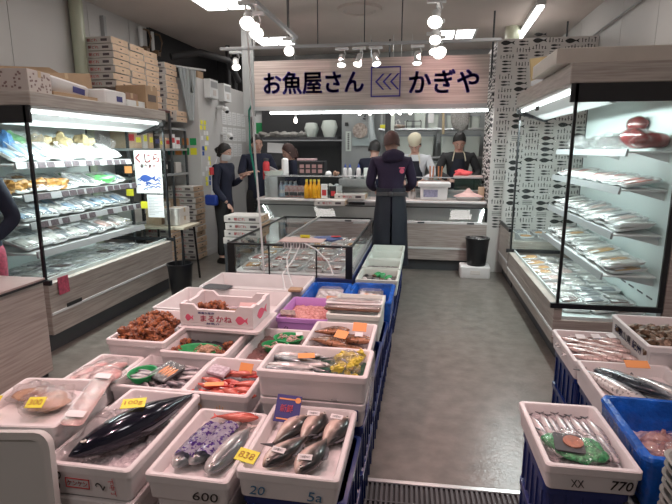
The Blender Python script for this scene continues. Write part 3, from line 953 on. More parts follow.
stack(-3.72, 5.62, 2.86, 7, 'the nearest column on the high rack')
stack(-3.72, 5.96, 2.85, 9, 'the middle column on the high rack')
stack(-3.72, 6.30, 2.84, 9, 'the far column on the high rack')
stack(-3.68, 6.72, 2.76, 9, 'the tall column left of the grey rolled sheet')
stack(-3.60, 7.02 - .22, 2.14, 2, 'the short column under the grey rolled sheet', jit=.0)
# rack holding them
t = thing('storage_rack', 'tall steel storage rack with cartons against the left wall', 'storage rack', (0, 0, 0))
for z in (2.08, 1.93 - .0):
    pass
for i, (z, ya, yb) in enumerate(((2.12, 5.475, 6.52), (1.90, 6.54, 6.97), (1.62, 5.475, 6.97), (1.28, 5.475, 6.97), (0.72, 5.475, 6.97), (.12, 5.475, 6.97))):
    mb = MB(); mb.box(-3.93, -3.42, ya, yb, z - .03, z, bev=.003); mb.build('shelf_board', M['rail'] if i else mat('redboard', (.10, .03, .03), .6), t)
for x in (-3.92, -3.44):
    for y in (5.49, 6.53, 6.96):
        mb = MB(); mb.box(x - .014, x + .014, y - .014, y + .014, 0, 1.9 if y > 6.6 else 2.12); mb.build('post', M['darkgrey'], t)
# things on the rack
rng = random.Random(6)
items = []
for lvl, (z, n) in enumerate(((1.62, 9), (1.28, 7), (.72, 7), (.12, 6))):
    for k in range(n):
        y = 5.55 + (1.3) * (k + .5) / n
        w, h = rng.uniform(.10, .16), rng.uniform(.12, .24)
        dark = rng.random() < (.15, .8, .2, .2)[lvl]
        m_ = M['blackmatte'] if dark else rng.choice([M['paper'], M['crateboard'], M['crateboard'], M['boxside']])
        t2 = thing('supply_pack', 'pack', 'supply box', (-3.58, y, z), rng.uniform(-.1, .1))
        mb = MB(); mb.box(-.12, .12, -w / 2, w / 2, 0.001, h, bev=.006); mb.build('body', m_, t2)
        mb = MB(); mb.box(.12, .1215, -w * .35, w * .35, h * .4, h * .75); mb.build('box_label', rng.choice([M['tagyellow'], M['inkred'], M['inknavy'], M['paper']]) if lvl == 0 else M['boxside'], t2)
        what = 'dark' if dark else {'paper': 'white', 'crateboard': 'brown', 'boxside': 'pale'}[m_.name.split('.')[0]]
        sh = ['upper', 'second', 'third', 'lowest'][lvl]
        tag(t2, 'small %s supply box on the %s open shelf of the storage rack' % (what, sh), 'supply box', '%s supply boxes on the %s open shelf' % (what, sh))
for i, (z, m_, c) in enumerate(((1.44, 'tagyellow', 'yellow'), (1.33, 'inkpink', 'pink'), (1.20, 'tagyellow', 'lime'))):
    mb = MB(); mb.box(0, .004, -.05, .05, -.045, .045)
    tag(mb.build('sticky_note', M[m_], loc=(-3.41, 5.75 + i * .05, z)), '%s paper tag hanging on the storage rack beside the case' % c, 'note')
t = thing('rolled_sheet', 'greyish clear plastic sheet hanging from a bar near the left wall', 'plastic sheet', (-3.36, 6.98, 2.0))
mb = MB()
for k in range(5): mb.tube([(k * .045 - .1, k * .01, .75 - k * .01), (k * .03 - .06, .01 * k, .4), (k * .012, 0, .02)], .035, 8, r2=.012)
mb.build('sheet_folds', M['frost'], t, True)
mb = MB(); mb.tube([(-.45, -.1, .80), (.22, .14, .72)], .014); mb.build('bar', M['whitemetal'], t, True)

# tall stack of cartons on the floor at the rack's end
for k in range(13):
    CB.put((-3.43 + rng.uniform(-.012, .012), 7.26 - .42 + rng.uniform(-.01, .01) + 0.03, .02 + k * .083), rng.uniform(-.05, .05), '%s flat fish carton from the floor in the tall stack beside the partition' % (['lowest'] + names[1:])[k], 'flat fish cartons of the floor stack')
for k in range(8):
    CB.put((-3.62 + .05 + rng.uniform(-.012, .012), 6.35 + rng.uniform(-.01, .01), .0 + .001 + k * .08), rng.uniform(-.05, .05), '%s flat fish carton from the floor in the lower stack before the storage rack' % (['lowest'] + names[1:])[k], 'flat fish cartons of the lower floor stack')
# four cartons beside the island
t = thing('low_stand', 'dark low stand left of the glass island carrying fish cartons', 'stand', (-1.98, 5.42, 0))
mb = MB(); mb.box(-.21, .2, -.2, .2, .53, .56, bev=.003)
mb.build('top', M['darkgrey'], t)
for sx in (-1, 1):
    for sy in (-1, 1):
        mb = MB(); mb.box(sx * .19 - .015, sx * .19 + .015, sy * .18 - .015, sy * .18 + .015, 0, .53); mb.build('leg', M['darkgrey'], t)
for k in range(4):
    CB.put((-1.98 + (0, .012, -.004, -.02)[3 - k], 5.42, .562 + k * .082), 0, ['bottom', 'second lowest', 'third', 'top'][k] + ' white fish carton with red print in the stack beside the glass island', 'fish cartons by the island')

# folding table and bin with long handles near the case
t = thing('side_table', 'small pale table with black legs at the far end of the left case', 'table', (-3.05, 5.62, 0))
mb = MB(); mb.box(-.30, .30, -.22, .22, .68, .71, bev=.004); mb.build('table_top', mat('paleboard', (.48, .42, .33), .5), t)
for sx in (-1, 1):
    for sy in (-1, 1):
        mb = MB(); mb.tube([(sx * .24, sy * .16, .68), (sx * .27, sy * .19, 0)], .014); mb.build('leg', M['black'], t)
for i in range(4):
    carton('small_parcel', ['small brown parcel at the back of the side table', 'small pale parcel on the side table beside the case', 'upper brown parcel stacked on the side table', 'upper pale parcel stacked on the side table'][i],
           (-3.2 + (i % 2) * .24, 5.66, .712 + (i // 2) * .101), .2, .26, .10, M['crateboard'] if i % 2 == 0 else M['boxside'])
t = thing('waste_bin', 'tall black bin standing on the floor at the far end of the left case', 'bin', (-2.62, 5.0, 0))
mb = MB(); mb.lathe([(.10, 0), (.105, .01), (.135, .36), (.142, .36), (.142, .38), (.13, .38), (.10, .02)], n=24); mb.build('body', M['black'], t, True)
mb = MB(); mb.tube([(-.05, .02, .03), (-.10, .10, .66)], .012); mb.tube([(.02, .02, .03), (-.0, .10, .66)], .012); mb.build('tool_handles', M['black'], t, True)

# ---------------------------------------------------------------- partition wall details
t = thing('fuse_box', 'pale grey electric cabinet nearer the corner high on the partition', 'electric box', (-3.25, 7.42, 2.36))
def ebox(t):
    mb = MB(); mb.box(0, .10, -.15, .15, 0, .27, bev=.005); mb.build('cabinet', M['whitemetal'], t)
    mb = MB(); mb.box(.10, .104, -.12, .12, .15, .24); mb.build('window', M['rail'], t)
    mb = MB(); mb.box(.10, .106, -.05, .05, .04, .12); mb.build('switch', M['boxside'], t)
ebox(t)
t = thing('fuse_box', 'pale grey electric cabinet farther from the corner high on the partition', 'electric box', (-3.25, 7.95, 2.36)); ebox(t)
for i, (y, z) in enumerate(((7.72, 2.22), (7.85, 1.82))):
    t = thing('security_camera', ['white dome camera under the electric cabinets', 'white camera lower on the partition above the notes'][i], 'camera', (-3.25, y, z))
    mb = MB(); mb.box(0, .12, -.03, .03, .02, .06, bev=.008); mb.build('bracket', M['whitemetal'], t)
    mb = MB(); mb.blob((.15, 0, .0), (.05, .05, .045), 14, 10); mb.build('housing', M['whitemetal'], t, True)
    mb = MB(); mb.blob((.17, -.01, -.03), (.032, .032, .03), 12, 8); mb.build('lens', M['black'], t, True)
rng = random.Random(8)
for i in range(26):
    c = rng.choice(['yellow', 'yellow', 'blue', 'white'])
    y, z = 7.08 + rng.choice([0, .1, .2]) + rng.uniform(-.02, .03), 2.0 - (i // 2) * .075
    mb = MB(); mb.box(0, .003, -.035, .035, -.03, .03)
    tag(mb.build('sticky_note', {'yellow': M['tagyellow'], 'blue': mat('noteblue', (.02, .08, .35), .5) if 'noteblue' not in M else M['noteblue'], 'white': M['paper']}[c], loc=(-3.249 + .0001 * i, y + .03, z)), '%s note in the column of notes on the corner of the partition' % c, 'note', '%s notes on the partition corner' % c)
for i in range(4):
    for j in range(2):
        mb = MB(); mb.box(-.05, .05, 0, .003, -.05, .05)
        c = ['yellow', 'teal', 'orange', 'green'][(i + j) % 4]
        m_ = {'yellow': M['tagyellow'], 'teal': mat('teal', (.05, .3, .3), .5) if 'teal' not in M else M['teal'], 'orange': M['tagorange'], 'green': M['green']}[c]
        tag(mb.build('posted_card', m_, loc=(-3.72 + i * .12, 7.045, 1.72 - j * .14)), '%s card pinned on the end of the partition behind the cartons' % c, 'card', '%s cards on the partition end' % c)
for i in range(14):
    y, z = 8.0 + (i % 5) * .22, 2.12 - (i // 5) * .26
    t = thing('paper_notice', 'white paper notice pinned on the long face of the partition', 'notice', (-3.248, y, z), 0, 'white notices on the partition')
    mb = MB(); mb.box(0, .002, -.095, .095, -.11, .11); mb.build('sheet', M['paper'], t)
    mb = MB()
    for k in range(6): mb.box(.002, .003, -.07, .07 - .04 * (k % 2), .07 - k * .03, .076 - k * .03)
    mb.build('printed_lines', M['rail'], t)
mb = MB()
mb.tube([(-3.6, 7.0, 2.9), (-3.3, 7.3, 3.0), (-3.1, 7.9, 2.98), (-3.05, 8.2, 2.7)], .05, 10)
tag(mb.build('black_duct', M['blackmatte'], smooth=True), 'thick black insulated pipe above the partition', 'pipe')
for i, (y, x) in enumerate(((8.4, -3.3), (8.7, -3.3))):
    mb = MB(); mb.cyl(x, y, 2.62, CEIL, .04, n=12)
    tag(mb.build('black_pipe', M['blackmatte'], smooth=True), ['black upright pipe on top of the partition, nearer one', 'black upright pipe on top of the partition, farther one'][i], 'pipe')
mb = MB(); mb.box(-3.55, -3.35, 7.3, 7.5, 2.62, 2.75, bev=.005); tag(mb.build('junction_box', M['cardboard']), 'small beige box standing on top of the partition', 'box')
mb = MB(); mb.box(-3.95, -3.9, 7.0, 9.38, 2.62, CEIL); tag(mb.build('gap_shade', M['blackmatte']), 'black sheet painting in the dark gap above the partition', 'board')  # black sheet painted in for the shade filling this gap

# whiteboard at the end of the corridor
t = thing('whiteboard', 'grey framed whiteboard with a green sheet at the end of the partition', 'whiteboard', (-3.0, 9.3, 0))
mb = MB(); mb.box(-.22, .33, -.02, .05, .9, 2.28, bev=.004); mb.build('frame', M['rail'], t)
mb = MB(); mb.box(-.19, .30, -.026, -.02, .93, 2.25); mb.build('board', M['whitemetal'], t)
mb = MB(); mb.box(-.14, .04, -.03, -.026, 1.9, 2.1); mb.build('green_sheet', M['green'], t)

# on top of the right case
mb = MB(); mb.box(.89, 1.93, 3.93, 4.75, 2.195, 2.30, bev=.006); mb.box(.90, 1.92, 3.94, 4.74, 2.262, 2.264)
tag(mb.build('long_foam_slab', mat('slab', (.62, .56, .50), .55, var=.08, vscale=4)), 'thick pale slab lying on top of the right case at its near end', 'slab')
mb = MB(); mb.box(-.10, .10, -.02, .02, 0, .30, bev=.003); tag(mb.build('cardboard_sheet', mat('olivecard', (.45, .34, .17), .6), loc=(1.12, 5.45, 2.192), rot=(0, -.12, 0)), 'upright folded cardboard sheet on top of the right case', 'cardboard')
mb = MB(); mb.box(-.16, .16, -.2, .2, 0, .05, bev=.01); tag(mb.build('flat_parcel', M['whitecloth'], loc=(1.16, 5.05, 2.192), rot=(0, 0, .2)), 'flat greyish parcel behind the pale slab on the right case', 'parcel')

# ---------------------------------------------------------------- glass island
t = thing('glass_island', 'low glass display island with black frame and dark blue base mid shop', 'display case', (0, 0, 0))
ix0, ix1, iy0, iy1 = -1.76, -0.60, 4.27, 6.2
mb = MB(); mb.box(ix0, ix1, iy0, iy1, .04, .47, bev=.006); mb.build('base', M['navyplastic'], t)
mb = MB(); mb.box(ix0 + .03, ix1 - .03, iy0 + .03, iy1 - .03, .47, .49); mb.build('display_floor', M['foam'], t)
for (x, y, w) in ((ix0, iy0, .07), (ix1 - .06, iy0, .06), (ix0, iy1 - .04, .04), (ix1 - .04, iy1 - .04, .04), (-1.37, iy0, .012), (-.93, iy0, .012)):
    mb = MB(); mb.box(x, x + w, y, y + min(w, .03), .47, .76); mb.build('post', M['black'], t)
mb = MB()
mb.box(ix0, ix1, iy0 - .005, iy0 + .022, .752, .768); mb.box(ix0, ix1, iy1 - .022, iy1, .752, .768)
mb.box(ix0, ix0 + .02, iy0, iy1, .752, .768); mb.box(ix1 - .02, ix1, iy0, iy1, .752, .768)
mb.build('top_frame', M['black'], t)
mb = MB(); mb.box(ix0 + .05, ix1 - .05, iy0 + .008, iy0 + .013, .49, .752); mb.build('front_glass', M['glass'], t)
mb = MB(); mb.box(ix1 - .012, ix1 - .007, iy0 + .03, iy1 - .03, .49, .752); mb.build('side_glass', M['glass'], t)
mb = MB(); mb.box(ix0 + .007, ix0 + .012, iy0 + .03, iy1 - .03, .49, .752); mb.build('side_glass', M['glass'], t)
mb = MB(); mb.box(ix0 + .02, -1.30, iy0 + .02, iy1 - .02, .755, .761); mb.build('sliding_lid', M['glass'], t)
mb = MB(); mb.box(-1.31, -1.285, iy0 + .02, iy1 - .02, .755, .775); mb.build('lid_rail', M['rail'], t)
mb = MB(); mb.box(ix1 - .004, ix1 + .004, iy0 + .05, iy1 - .05, .56, .575); mb.box(ix1 - .004, ix1 + .004, iy0 + .05, iy1 - .05, .50, .51); mb.build('side_rail', M['rail'], t)
packs('lying in the glass island', .49, -1.70, -.68, 5, 4.36, 6.1, .25, lambda y, j, r: r.choice(['pink', 'pink', 'pink', 'amber', 'red']), 21, 0, 0, 0, 1, 1.5)
t = thing('price_card', 'yellow price card standing in the glass island', 'price card', (-1.06, 4.42, .80))
mb = MB(); mb.box(-.045, .045, 0, .003, -.03, .035); mb.build('card', M['tagyellow'], t)
text('850', 'lettering', M['inkorange'], t, (0, -.001, .003), FRONT, w=.06, h=.03, bold=.02)
mb = MB(); mb.box(-.003, .003, .001, .004, -.07, -.03); mb.build('clip', M['steel'], t)
# small wire display of striped bags at the island's front edge
t = thing('striped_packs', 'row of small dark-striped packs hung on the front rim of the island', 'packs', (-1.10, 4.26, .77))
mb = MB()
for k in range(9): mb.box(-.12 + k * .027, -.10 + k * .027, -.03, .03, -.035, .03, bev=.004)
mb.build('pack_row', M['paper'], t)
mb = MB()
for k in range(9): mb.box(-.118 + k * .027, -.108 + k * .027, -.032, -.030, -.02, .02)
mb.build('stripes', M['inkblack'], t)
mb = MB(); mb.box(-.16, .24, -.035, .2, .03, .036, bev=.002); mb.build('top_tray', mat('palepink', (.6, .45, .42), .4), t)
t = thing('blue_pack', 'blue wrapped pack lying on the island beside the striped packs', 'pack', (-.86, 4.48, .765), .2)
mb = MB(); mb.blob((0, 0, .03), (.14, .07, .025), 14, 8, amp=.4, freq=15); mb.build('bag', mat('bluebag', (.12, .20, .45), .3, var=.6, vscale=20), t, True)
mb = MB(); mb.box(.03, .12, -.03, .03, .05, .053); mb.build('label_patch', M['inkred'], t)
mb = MB(); mb.box(-.07, .07, -.05, .05, 0, .01, bev=.003)
tag(mb.build('acrylic_lid', M['steel'], loc=(-.72, 5.7, .77)), 'grey metal plate at the rear edge of the island', 'plate')
# looped clear tubes hanging over the rim
for i, (pts) in enumerate((((-1.13, 4.22, .77), (-1.16, 4.15, .68), (-1.10, 3.95, .60), (-1.02, 3.8, .52)),
                           ((-1.06, 4.22, .77), (-1.10, 4.12, .66), (-1.14, 3.92, .58), (-1.08, 3.78, .50)),
                           ((-1.05, 4.25, .80), (-.9, 4.15, .76), (-.78, 4.1, .66), (-.72, 4.0, .57)))):
    mb = MB(); mb.tube([pts[0], pts[1], pts[2], pts[3]], .006, 6)
    tag(mb.build('air_tube', M['whitemetal'], smooth=True), ['thin clear air tube hanging at the left over the island rim', 'thin clear air tube crossing the one beside it on the island rim', 'thin clear tube arching from the island rim toward the blue lined crate'][i], 'tube')

# ---------------------------------------------------------------- counter with low chilled window
t = thing('deli_counter', 'wood-fronted fish counter with a low chilled glass window beneath the sign', 'counter', (0, 0, 0))
cx0, cx1 = -2.35, .83
mb = MB(); mb.box(cx0, cx1, 6.70, 7.34, .15, .64, bev=.005); mb.build('wood_front', M['wood'], t)
mb = MB(); mb.box(cx0, cx1, 6.76, 7.3, 0, .15); mb.build('kick_plate', M['darkgrey'], t)
mb = MB(); mb.box(cx0, cx1, 6.692, 6.70, .30, .325); mb.build('bumper_strip', M['whitemetal'], t)
mb = MB(); mb.box(cx0, cx1, 6.695, 6.73, .64, .67, bev=.004); mb.build('ledge', M['foam'], t)
mb = MB(); mb.box(cx0, cx1, 6.73, 6.96, .60, .62); mb.box(cx0, cx1, 6.96, 6.98, .60, .90); mb.build('well', M['steel'], t)
mb = MB(); mb.prism([(6.705, .67), (6.71, .67), (6.765, .85), (6.76, .85)], 'x', cx0, cx1); mb.build('front_glass', M['glass'], t)
mb = MB(); mb.box(cx0, cx1, 6.755, 6.77, .845, .858); mb.box(cx1 - .03, cx1, 6.71, 6.77, .67, .85); mb.build('glass_trim', M['black'], t)
mb = MB(); mb.box(cx0, cx1, 6.88, 7.34, .90, .93, bev=.005); mb.build('worktop', mat('pinktop', (.60, .50, .47), .35, metal=.2), t)
mb = MB(); mb.box(cx0, cx1, 6.86, 6.90, .895, .925, bev=.006); mb.build('light_tube', M['foam'], t)
for x in (-.02, .62, -1.0):
    mb = MB(); mb.box(x - .045, x + .045, 6.69, 6.70, .645, .665); mb.build('clip', M['darkgrey'], t)
for x0 in (-1.0, ): 
    mb = MB(); mb.box(-1.02, -.80, 6.9, 7.0, .85, .93); mb.build('gap_block', M['black'], t)
packs('in the chilled window of the counter', .62, cx0, cx1 - .05, 15, 6.75, 6.95, .19, lambda y, j, r: r.choice(['white', 'pink', 'silver', 'white']), 31, 0, 0, 0, 1, 1.2)
# heap of foam crab and cloth on top
# back screen glass and second work bench
t = thing('sneeze_guard', 'clear upright glass screen standing along the back of the counter', 'glass screen', (0, 0, 0))
mb = MB(); mb.box(-.60, .82, 7.30, 7.306, .93, 1.22); mb.build('pane', M['acrylic'], t)
mb = MB(); mb.box(-.60, .82, 7.295, 7.31, 1.21, 1.225); mb.build('rim', M['rail'], t)
t = thing('work_bench', 'steel kitchen work bench behind the counter', 'bench', (0, 0, 0))
mb = MB(); mb.box(-2.1, .825, 7.36, 7.62, 1.0, 1.04, bev=.004); mb.build('bench_top', M['steel'], t)
mb = MB(); mb.box(-2.08, .82, 7.38, 7.6, .1, 1.0); mb.build('bench_body', M['rail'], t)

# goods on the counter
def T(name, label, cat, loc, rz=0, grp=None): return thing(name, label, cat, loc, rz, grp)


t = T('glass_food_case', 'small glass food case on the left of the counter with water bottles and packs', 'food case', (-1.62, 7.10, .93))
mb = MB(); mb.box(-.62, .48, -.18, .2, 0, .012); mb.build('floor', M['steel'], t)
mb = MB(); mb.box(-.62, .9, -.18, -.175, .0, .30); mb.build('front_pane', M['acrylic'], t)
mb = MB(); mb.box(-.62, .9, -.18, .2, .30, .312, bev=.002); mb.build('top_pane', mat('casetop', (.45, .46, .46), .2, metal=.3), t)
mb = MB(); mb.box(-.62, -.43, -.185, .2, 0, .30); mb.build('steel_end', M['steel'], t)
bt = thing('water_bottle', 'b', 'bottle', (0, 0, -5))
mb = MB(); mb.lathe([(.03, 0), (.033, .01), (.033, .13), (.025, .165), (.012, .185), (.012, .2)], n=14); mb.build('bottle_body', mat('bluebottle', (.58, .68, .80), .1, coat=.5), bt, True)
mb = MB(); mb.lathe([(.0145, .2), (.0145, .218), (.003, .219)], n=12); mb.build('cap', M['paper'], bt, True)
mb = MB(); mb.lathe([(.0336, .05), (.0338, .1)], n=14); mb.build('wrap_label', M['paper'], bt)
BT = Proto(bt)
for k in range(6):
    for j in range(2):
        BT.put((-2.16 + k * .067, 7.0 + j * .08, .943), 0, 'small clear blue bottle in the left end of the glass food case', 'blue bottles in the glass food case')
pk = thing('snack_pack', 'p', 'snack pack', (0, 0, -5))
mb = MB(); mb.box(-.035, .035, -.02, .02, 0, .16, bev=.01); mb.build('pouch', mat('pinkpouch', (.55, .22, .22), .35, col2=(.75, .65, .63), vscale=22), pk)
mb = MB(); mb.box(-.03, .03, -.022, -.020, .02, .07); mb.build('front_label', M['darkgrey'], pk)
SP = Proto(pk)
for k in range(6): SP.put((-1.92 + k * .062, 6.955 + .01 * (k % 2), .943), rng.uniform(-.2, .2), 'pink and dark snack pouch in the middle of the glass food case', 'pink pouches in the glass food case')
yb = thing('yellow_bottle', 'y', 'bottle', (0, 0, -5))
mb = MB(); mb.lathe([(.034, 0), (.038, .01), (.038, .10), (.036, .16), (.018, .2), (.016, .235)], n=14); mb.build('bottle_body', mat('yellowb', (.85, .42, .02), .3, var=.2, vscale=40), yb, True)
mb = MB(); mb.lathe([(.019, .232), (.019, .26), (.004, .262)], n=12); mb.build('cap', mat('yelcap', (.8, .65, .1), .4), yb, True)
YB = Proto(yb)
for k in range(4): YB.put((-1.62 + k * .056, 6.89 + .03 * (k % 2), .935), 0, 'yellow squeeze bottle standing at the front of the counter', 'yellow bottles on the counter')
for k, (x, m_, lb, h) in enumerate(((-1.37, 'paper', 'white packet with red lettering beside the yellow bottles', .2), (-1.25, 'inkblack', 'black and red sauce pouch on the carton', .17), (-1.17, 'paper', 'white pouch behind the black and red one', .18), (-1.15, 'inkred', 'red pouch lying at the right end of the carton', .06))):
    t = T('sauce_packet', lb, 'packet', (x, 6.90 + k * .025, .935), .2 * k)
    mb = MB(); mb.box(-.045, .045, -.015, .015, 0, h, bev=.008); mb.build('pouch', M[m_], t)
    mb = MB(); mb.box(-.03, .03, -.017, -.015, h * .2, h * .6); mb.build('front_label', M['inkred'] if k < 2 else M['boxside'], t)
CB.put((-1.25, 6.80, .86), 0, 'flat white fish carton with red print on the front of the counter', 'carton on the counter')
CB.put((-1.0, 6.98, .932), 0, 'flat white fish carton pushed behind the sauce pouches', 'carton behind the pouches')
t = T('thermos', 'tall red thermos flask at the left end of the counter', 'flask', (-2.27, 7.1, .93 + .25))
mb = MB(); mb.lathe([(.045, 0), (.05, .01), (.05, .2), (.045, .24), (.03, .26), (.03, .28)], n=18); mb.build('flask', M['inkred'], t, True)
mb = MB(); mb.lathe([(.035, .265), (.035, .30), (.004, .305)], n=16); mb.build('cap', M['darkgrey'], t, True)
mb = MB(); mb.lathe([(.045, 0), (.05, .01), (.05, .22), (.03, .24), (.004, .245)], n=18)
tag(mb.build('paper_roll', M['paper'], smooth=True, loc=(-1.98, 7.08, 1.245)), 'white paper roll standing on the glass food case', 'roll')
mb = MB(); mb.rloft([(.24, .18, 0, .02), (.28, .22, .06, .03), (.27, .21, .06, .03), (.23, .17, .01, .02)])
tag(mb.build('grey_tub', M['foam_grey'], smooth=True, loc=(-2.14, 7.08, 1.245)), 'pale grey tub on the glass food case beside the paper roll', 'tub')
mb = MB(); mb.prism([(-2.3, 1.245), (-2.05, 1.245), (-2.05, 1.26), (-2.28, 1.37), (-2.3, 1.36)], 'y', 7.2, 7.28)
tag(mb.build('slanted_tray', M['rail']), 'grey slanted tray behind the red flask', 'tray')
# register / food warmer seen dark
t = T('counter_register', 'dark cash register with a pink top on the counter behind the food case', 'cash register', (-1.62, 7.25, 1.245))
mb = MB(); mb.box(-.2, .2, -.1, .12, 0, .20, bev=.01); mb.build('housing', M['black'], t)
mb = MB(); mb.box(-.2, .06, -.11, .1, .205, .235, bev=.008); mb.build('screen_top', mat('pinkscreen', (.55, .36, .38), .3), t)  # top slab coloured pink
mb = MB()
for a in range(4):
    for b in range(2): mb.box(-.16 + a * .09, -.10 + a * .09, -.104, -.10, .03 + b * .07, .08 + b * .07)
mb.build('keys', mat('keybrown', (.30, .17, .16), .5), t)
# squeeze bottles row on bench
sq = thing('squeeze_bottle', 's', 'bottle', (0, 0, -5))
mb = MB(); mb.lathe([(.03, 0), (.034, .01), (.034, .12), (.028, .15), (.014, .165)], n=14); mb.build('bottle_body', mat('milkplastic', (.62, .60, .60), .35), sq, True)
mb = MB(); mb.lathe([(.017, .165), (.017, .185), (.006, .215), (.003, .225)], n=10); mb.build('nozzle', mat('capblue', (.04, .08, .30), .4), sq, True)
SQ = Proto(sq)
for k, x in enumerate((-1.16, -1.09, -.96)): SQ.put((x, 7.45, 1.04 + .14), 0, 'milky squeeze bottle with a dark blue cap on the rack behind the counter', 'squeeze bottles')
mb = MB(); mb.box(-1.25, -.72, 7.40, 7.52, 1.04, 1.18, bev=.006); tag(mb.build('sauce_box', mat('milkplastic2', (.42, .40, .39), .35)), 'milky plastic box carrying the squeeze bottles', 'box')
for i, (x, h, m_) in enumerate(((-.84, .16, 'foam_grey'), (-.76, .22, 'frost'), (-.70, .12, 'boxside'), (-.90, .10, 'boxside'))):
    mb = MB(); mb.box(-.04, .04, -.04, .04, 0, h, bev=.01)
    tag(mb.build('plastic_container', M[m_], loc=(x, 7.46 + .1 * (i % 2), 1.182 if i % 2 == 0 else 1.042)), ['pale tub beside the squeeze bottles', 'tall cloudy tub behind the squeeze bottles', 'small beige tub at the right of the squeeze bottles', 'beige tub behind the squeeze bottles'][i], 'tub')
for i in range(6):
    mb = MB(); mb.blob((0, 0, .03), (.045, .04, .035), 10, 8, amp=.6, freq=25, seed=i)
    tag(mb.build('wrapped_bundle', [M['boxside'], M['paper'], M['parcel']][i % 3], smooth=True, loc=(-1.78 + .09 * i + (.1 if i > 2 else 0), 7.02 + .0, 1.245)) if i > 3 else mb.build('wrapped_bundle', [M['boxside'], M['paper'], M['parcel']][i % 3], smooth=True, loc=(-1.38 + .09 * i, 7.45, 1.042)),
        ['small beige bundle', 'small white bundle', 'small brown bundle'][i % 3] + (' on top of the glass food case' if i > 3 else ' on the work bench behind the food case'), 'bundle', ['beige', 'white', 'brown'][i % 3] + ' bundles ' + ('on the case' if i > 3 else 'on the bench'))
# right side items on deck
t = T('foam_box', 'white foam box with a lid and a printed label on the right of the counter', 'foam box', (.14, 7.08, .932))
mb = MB(); mb.rloft([(.34, .24, 0, .02), (.36, .26, .01, .02), (.37, .27, .17, .02)]); mb.build('body', M['foam'], t, True)
mb = MB(); mb.rloft([(.43, .30, .172, .02), (.44, .31, .18, .02), (.44, .31, .225, .02), (.42, .29, .235, .02)]); mb.build('lid', M['foam'], t, True)
mb = MB(); mb.box(-.14, .05, -.138, -.135, .04, .14); mb.build('printed_label', mat('palelabel', (.40, .38, .55), .5, var=.4, vscale=60), t)
t = T('serving_tray', 'dark tray heaped with pale pink paper at the right end of the counter', 'tray', (.60, 7.02, .932))
mb = MB(); mb.rloft([(.28, .2, 0, .02), (.36, .26, .05, .03), (.34, .24, .05, .03), (.26, .18, .01, .02)]); mb.build('tray', M['steel'], t, True)
mb = MB(); mb.loft([[(.21 * cos(a) * s_, .12 * sin(a) * s_, z) for a in [2 * pi * k / 9 for k in range(9)]] for s_, z in ((1, .05), (.7, .075), (.35, .10), (.06, .16))]); mb.build('crumpled_paper', mat('pinkpaper', (.72, .45, .42), .6), t)
mb = MB(); mb.box(-.04, .04, -.04, .04, 0, .17, bev=.005); tag(mb.build('wooden_block', M['crateboard'], loc=(.78, 7.15, .932)), 'brown wooden knife block at the right end of the counter', 'knife block')
t = T('towel_holder', 'small dark pots with brown handles beside the staff member at the counter', 'pot', (-.16, 7.1, .932))
mb = MB(); mb.lathe([(.05, 0), (.06, .1), (.055, .1), (.045, .01)], n=14); mb.build('pot', M['steel'], t, True)
for k in range(4):
    mb = MB(); mb.tube([(.02 * cos(k * 1.6), .02 * sin(k * 1.6), .02), (.04 * cos(k * 1.6), .03 * sin(k * 1.6), .2)], .008, 6); mb.build('handle', M['parcel'], t)
# knives pots by the chefs
for i, (x, y) in enumerate(((.10, 7.5), (.22, 7.48), (-.22, 7.5))):
    t = T('tool_pot', ['steel pot of wooden-handled tools beside the chefs, left of two', 'steel pot of wooden-handled tools in front of the dark haired chef', 'steel pot of brushes in front of the chef with the cream cap'][i], 'pot', (x, y, 1.04))
    mb = MB(); mb.lathe([(.04, 0), (.045, .14), (.042, .14), (.038, .01)], n=14); mb.build('pot', M['steel'], t, True)
    for k in range(3):
        mb = MB(); mb.tube([(.015 * cos(k * 2.1), .015 * sin(k * 2.1), .03), (.035 * cos(k * 2.1), .03 * sin(k * 2.1), .33)], .011, 6); mb.build('handle', mat('tool%d%d' % (i, k), (.42, .16, .07), .5), t)
mb = MB(); mb.box(-.02, .35, 7.42, 7.60, 1.042, 1.16, bev=.01); tag(mb.build('cutting_board', mat('redwood', (.28, .10, .06), .4)), 'thick reddish wooden block on the bench between the two chefs', 'block')
t = T('glass_tank', 'dark glass tank on the bench before the dark haired chef', 'tank', (.62, 7.46, 1.042))
mb = MB(); mb.box(-.19, .19, -.09, .1, 0, .16, bev=.004); mb.build('tank', mat('tankgreen', (.03, .05, .04), .15), t)
mb = MB(); mb.box(-.20, .20, -.1, .11, .162, .20, bev=.005); mb.build('tray_top', mat('pinktray', (.62, .48, .45), .4), t)
mb = MB(); mb.blob((0, 0, 0), (.11, .08, .05), 14, 10, amp=.8, freq=20)
tag(mb.build('coral_sponge', mat('coral', (.85, .12, .13), .6), smooth=True, loc=(.55, 7.44, 1.275)), 'bright coral pink bundle on the tray before the dark haired chef', 'bundle')
t = T('scale_left', 'pale box with a dark opening beside the register', 'box', (-.42, 7.5, 1.042))
mb = MB(); mb.box(-.1, .1, -.08, .08, 0, .12, bev=.01); mb.build('body', M['boxside'], t)

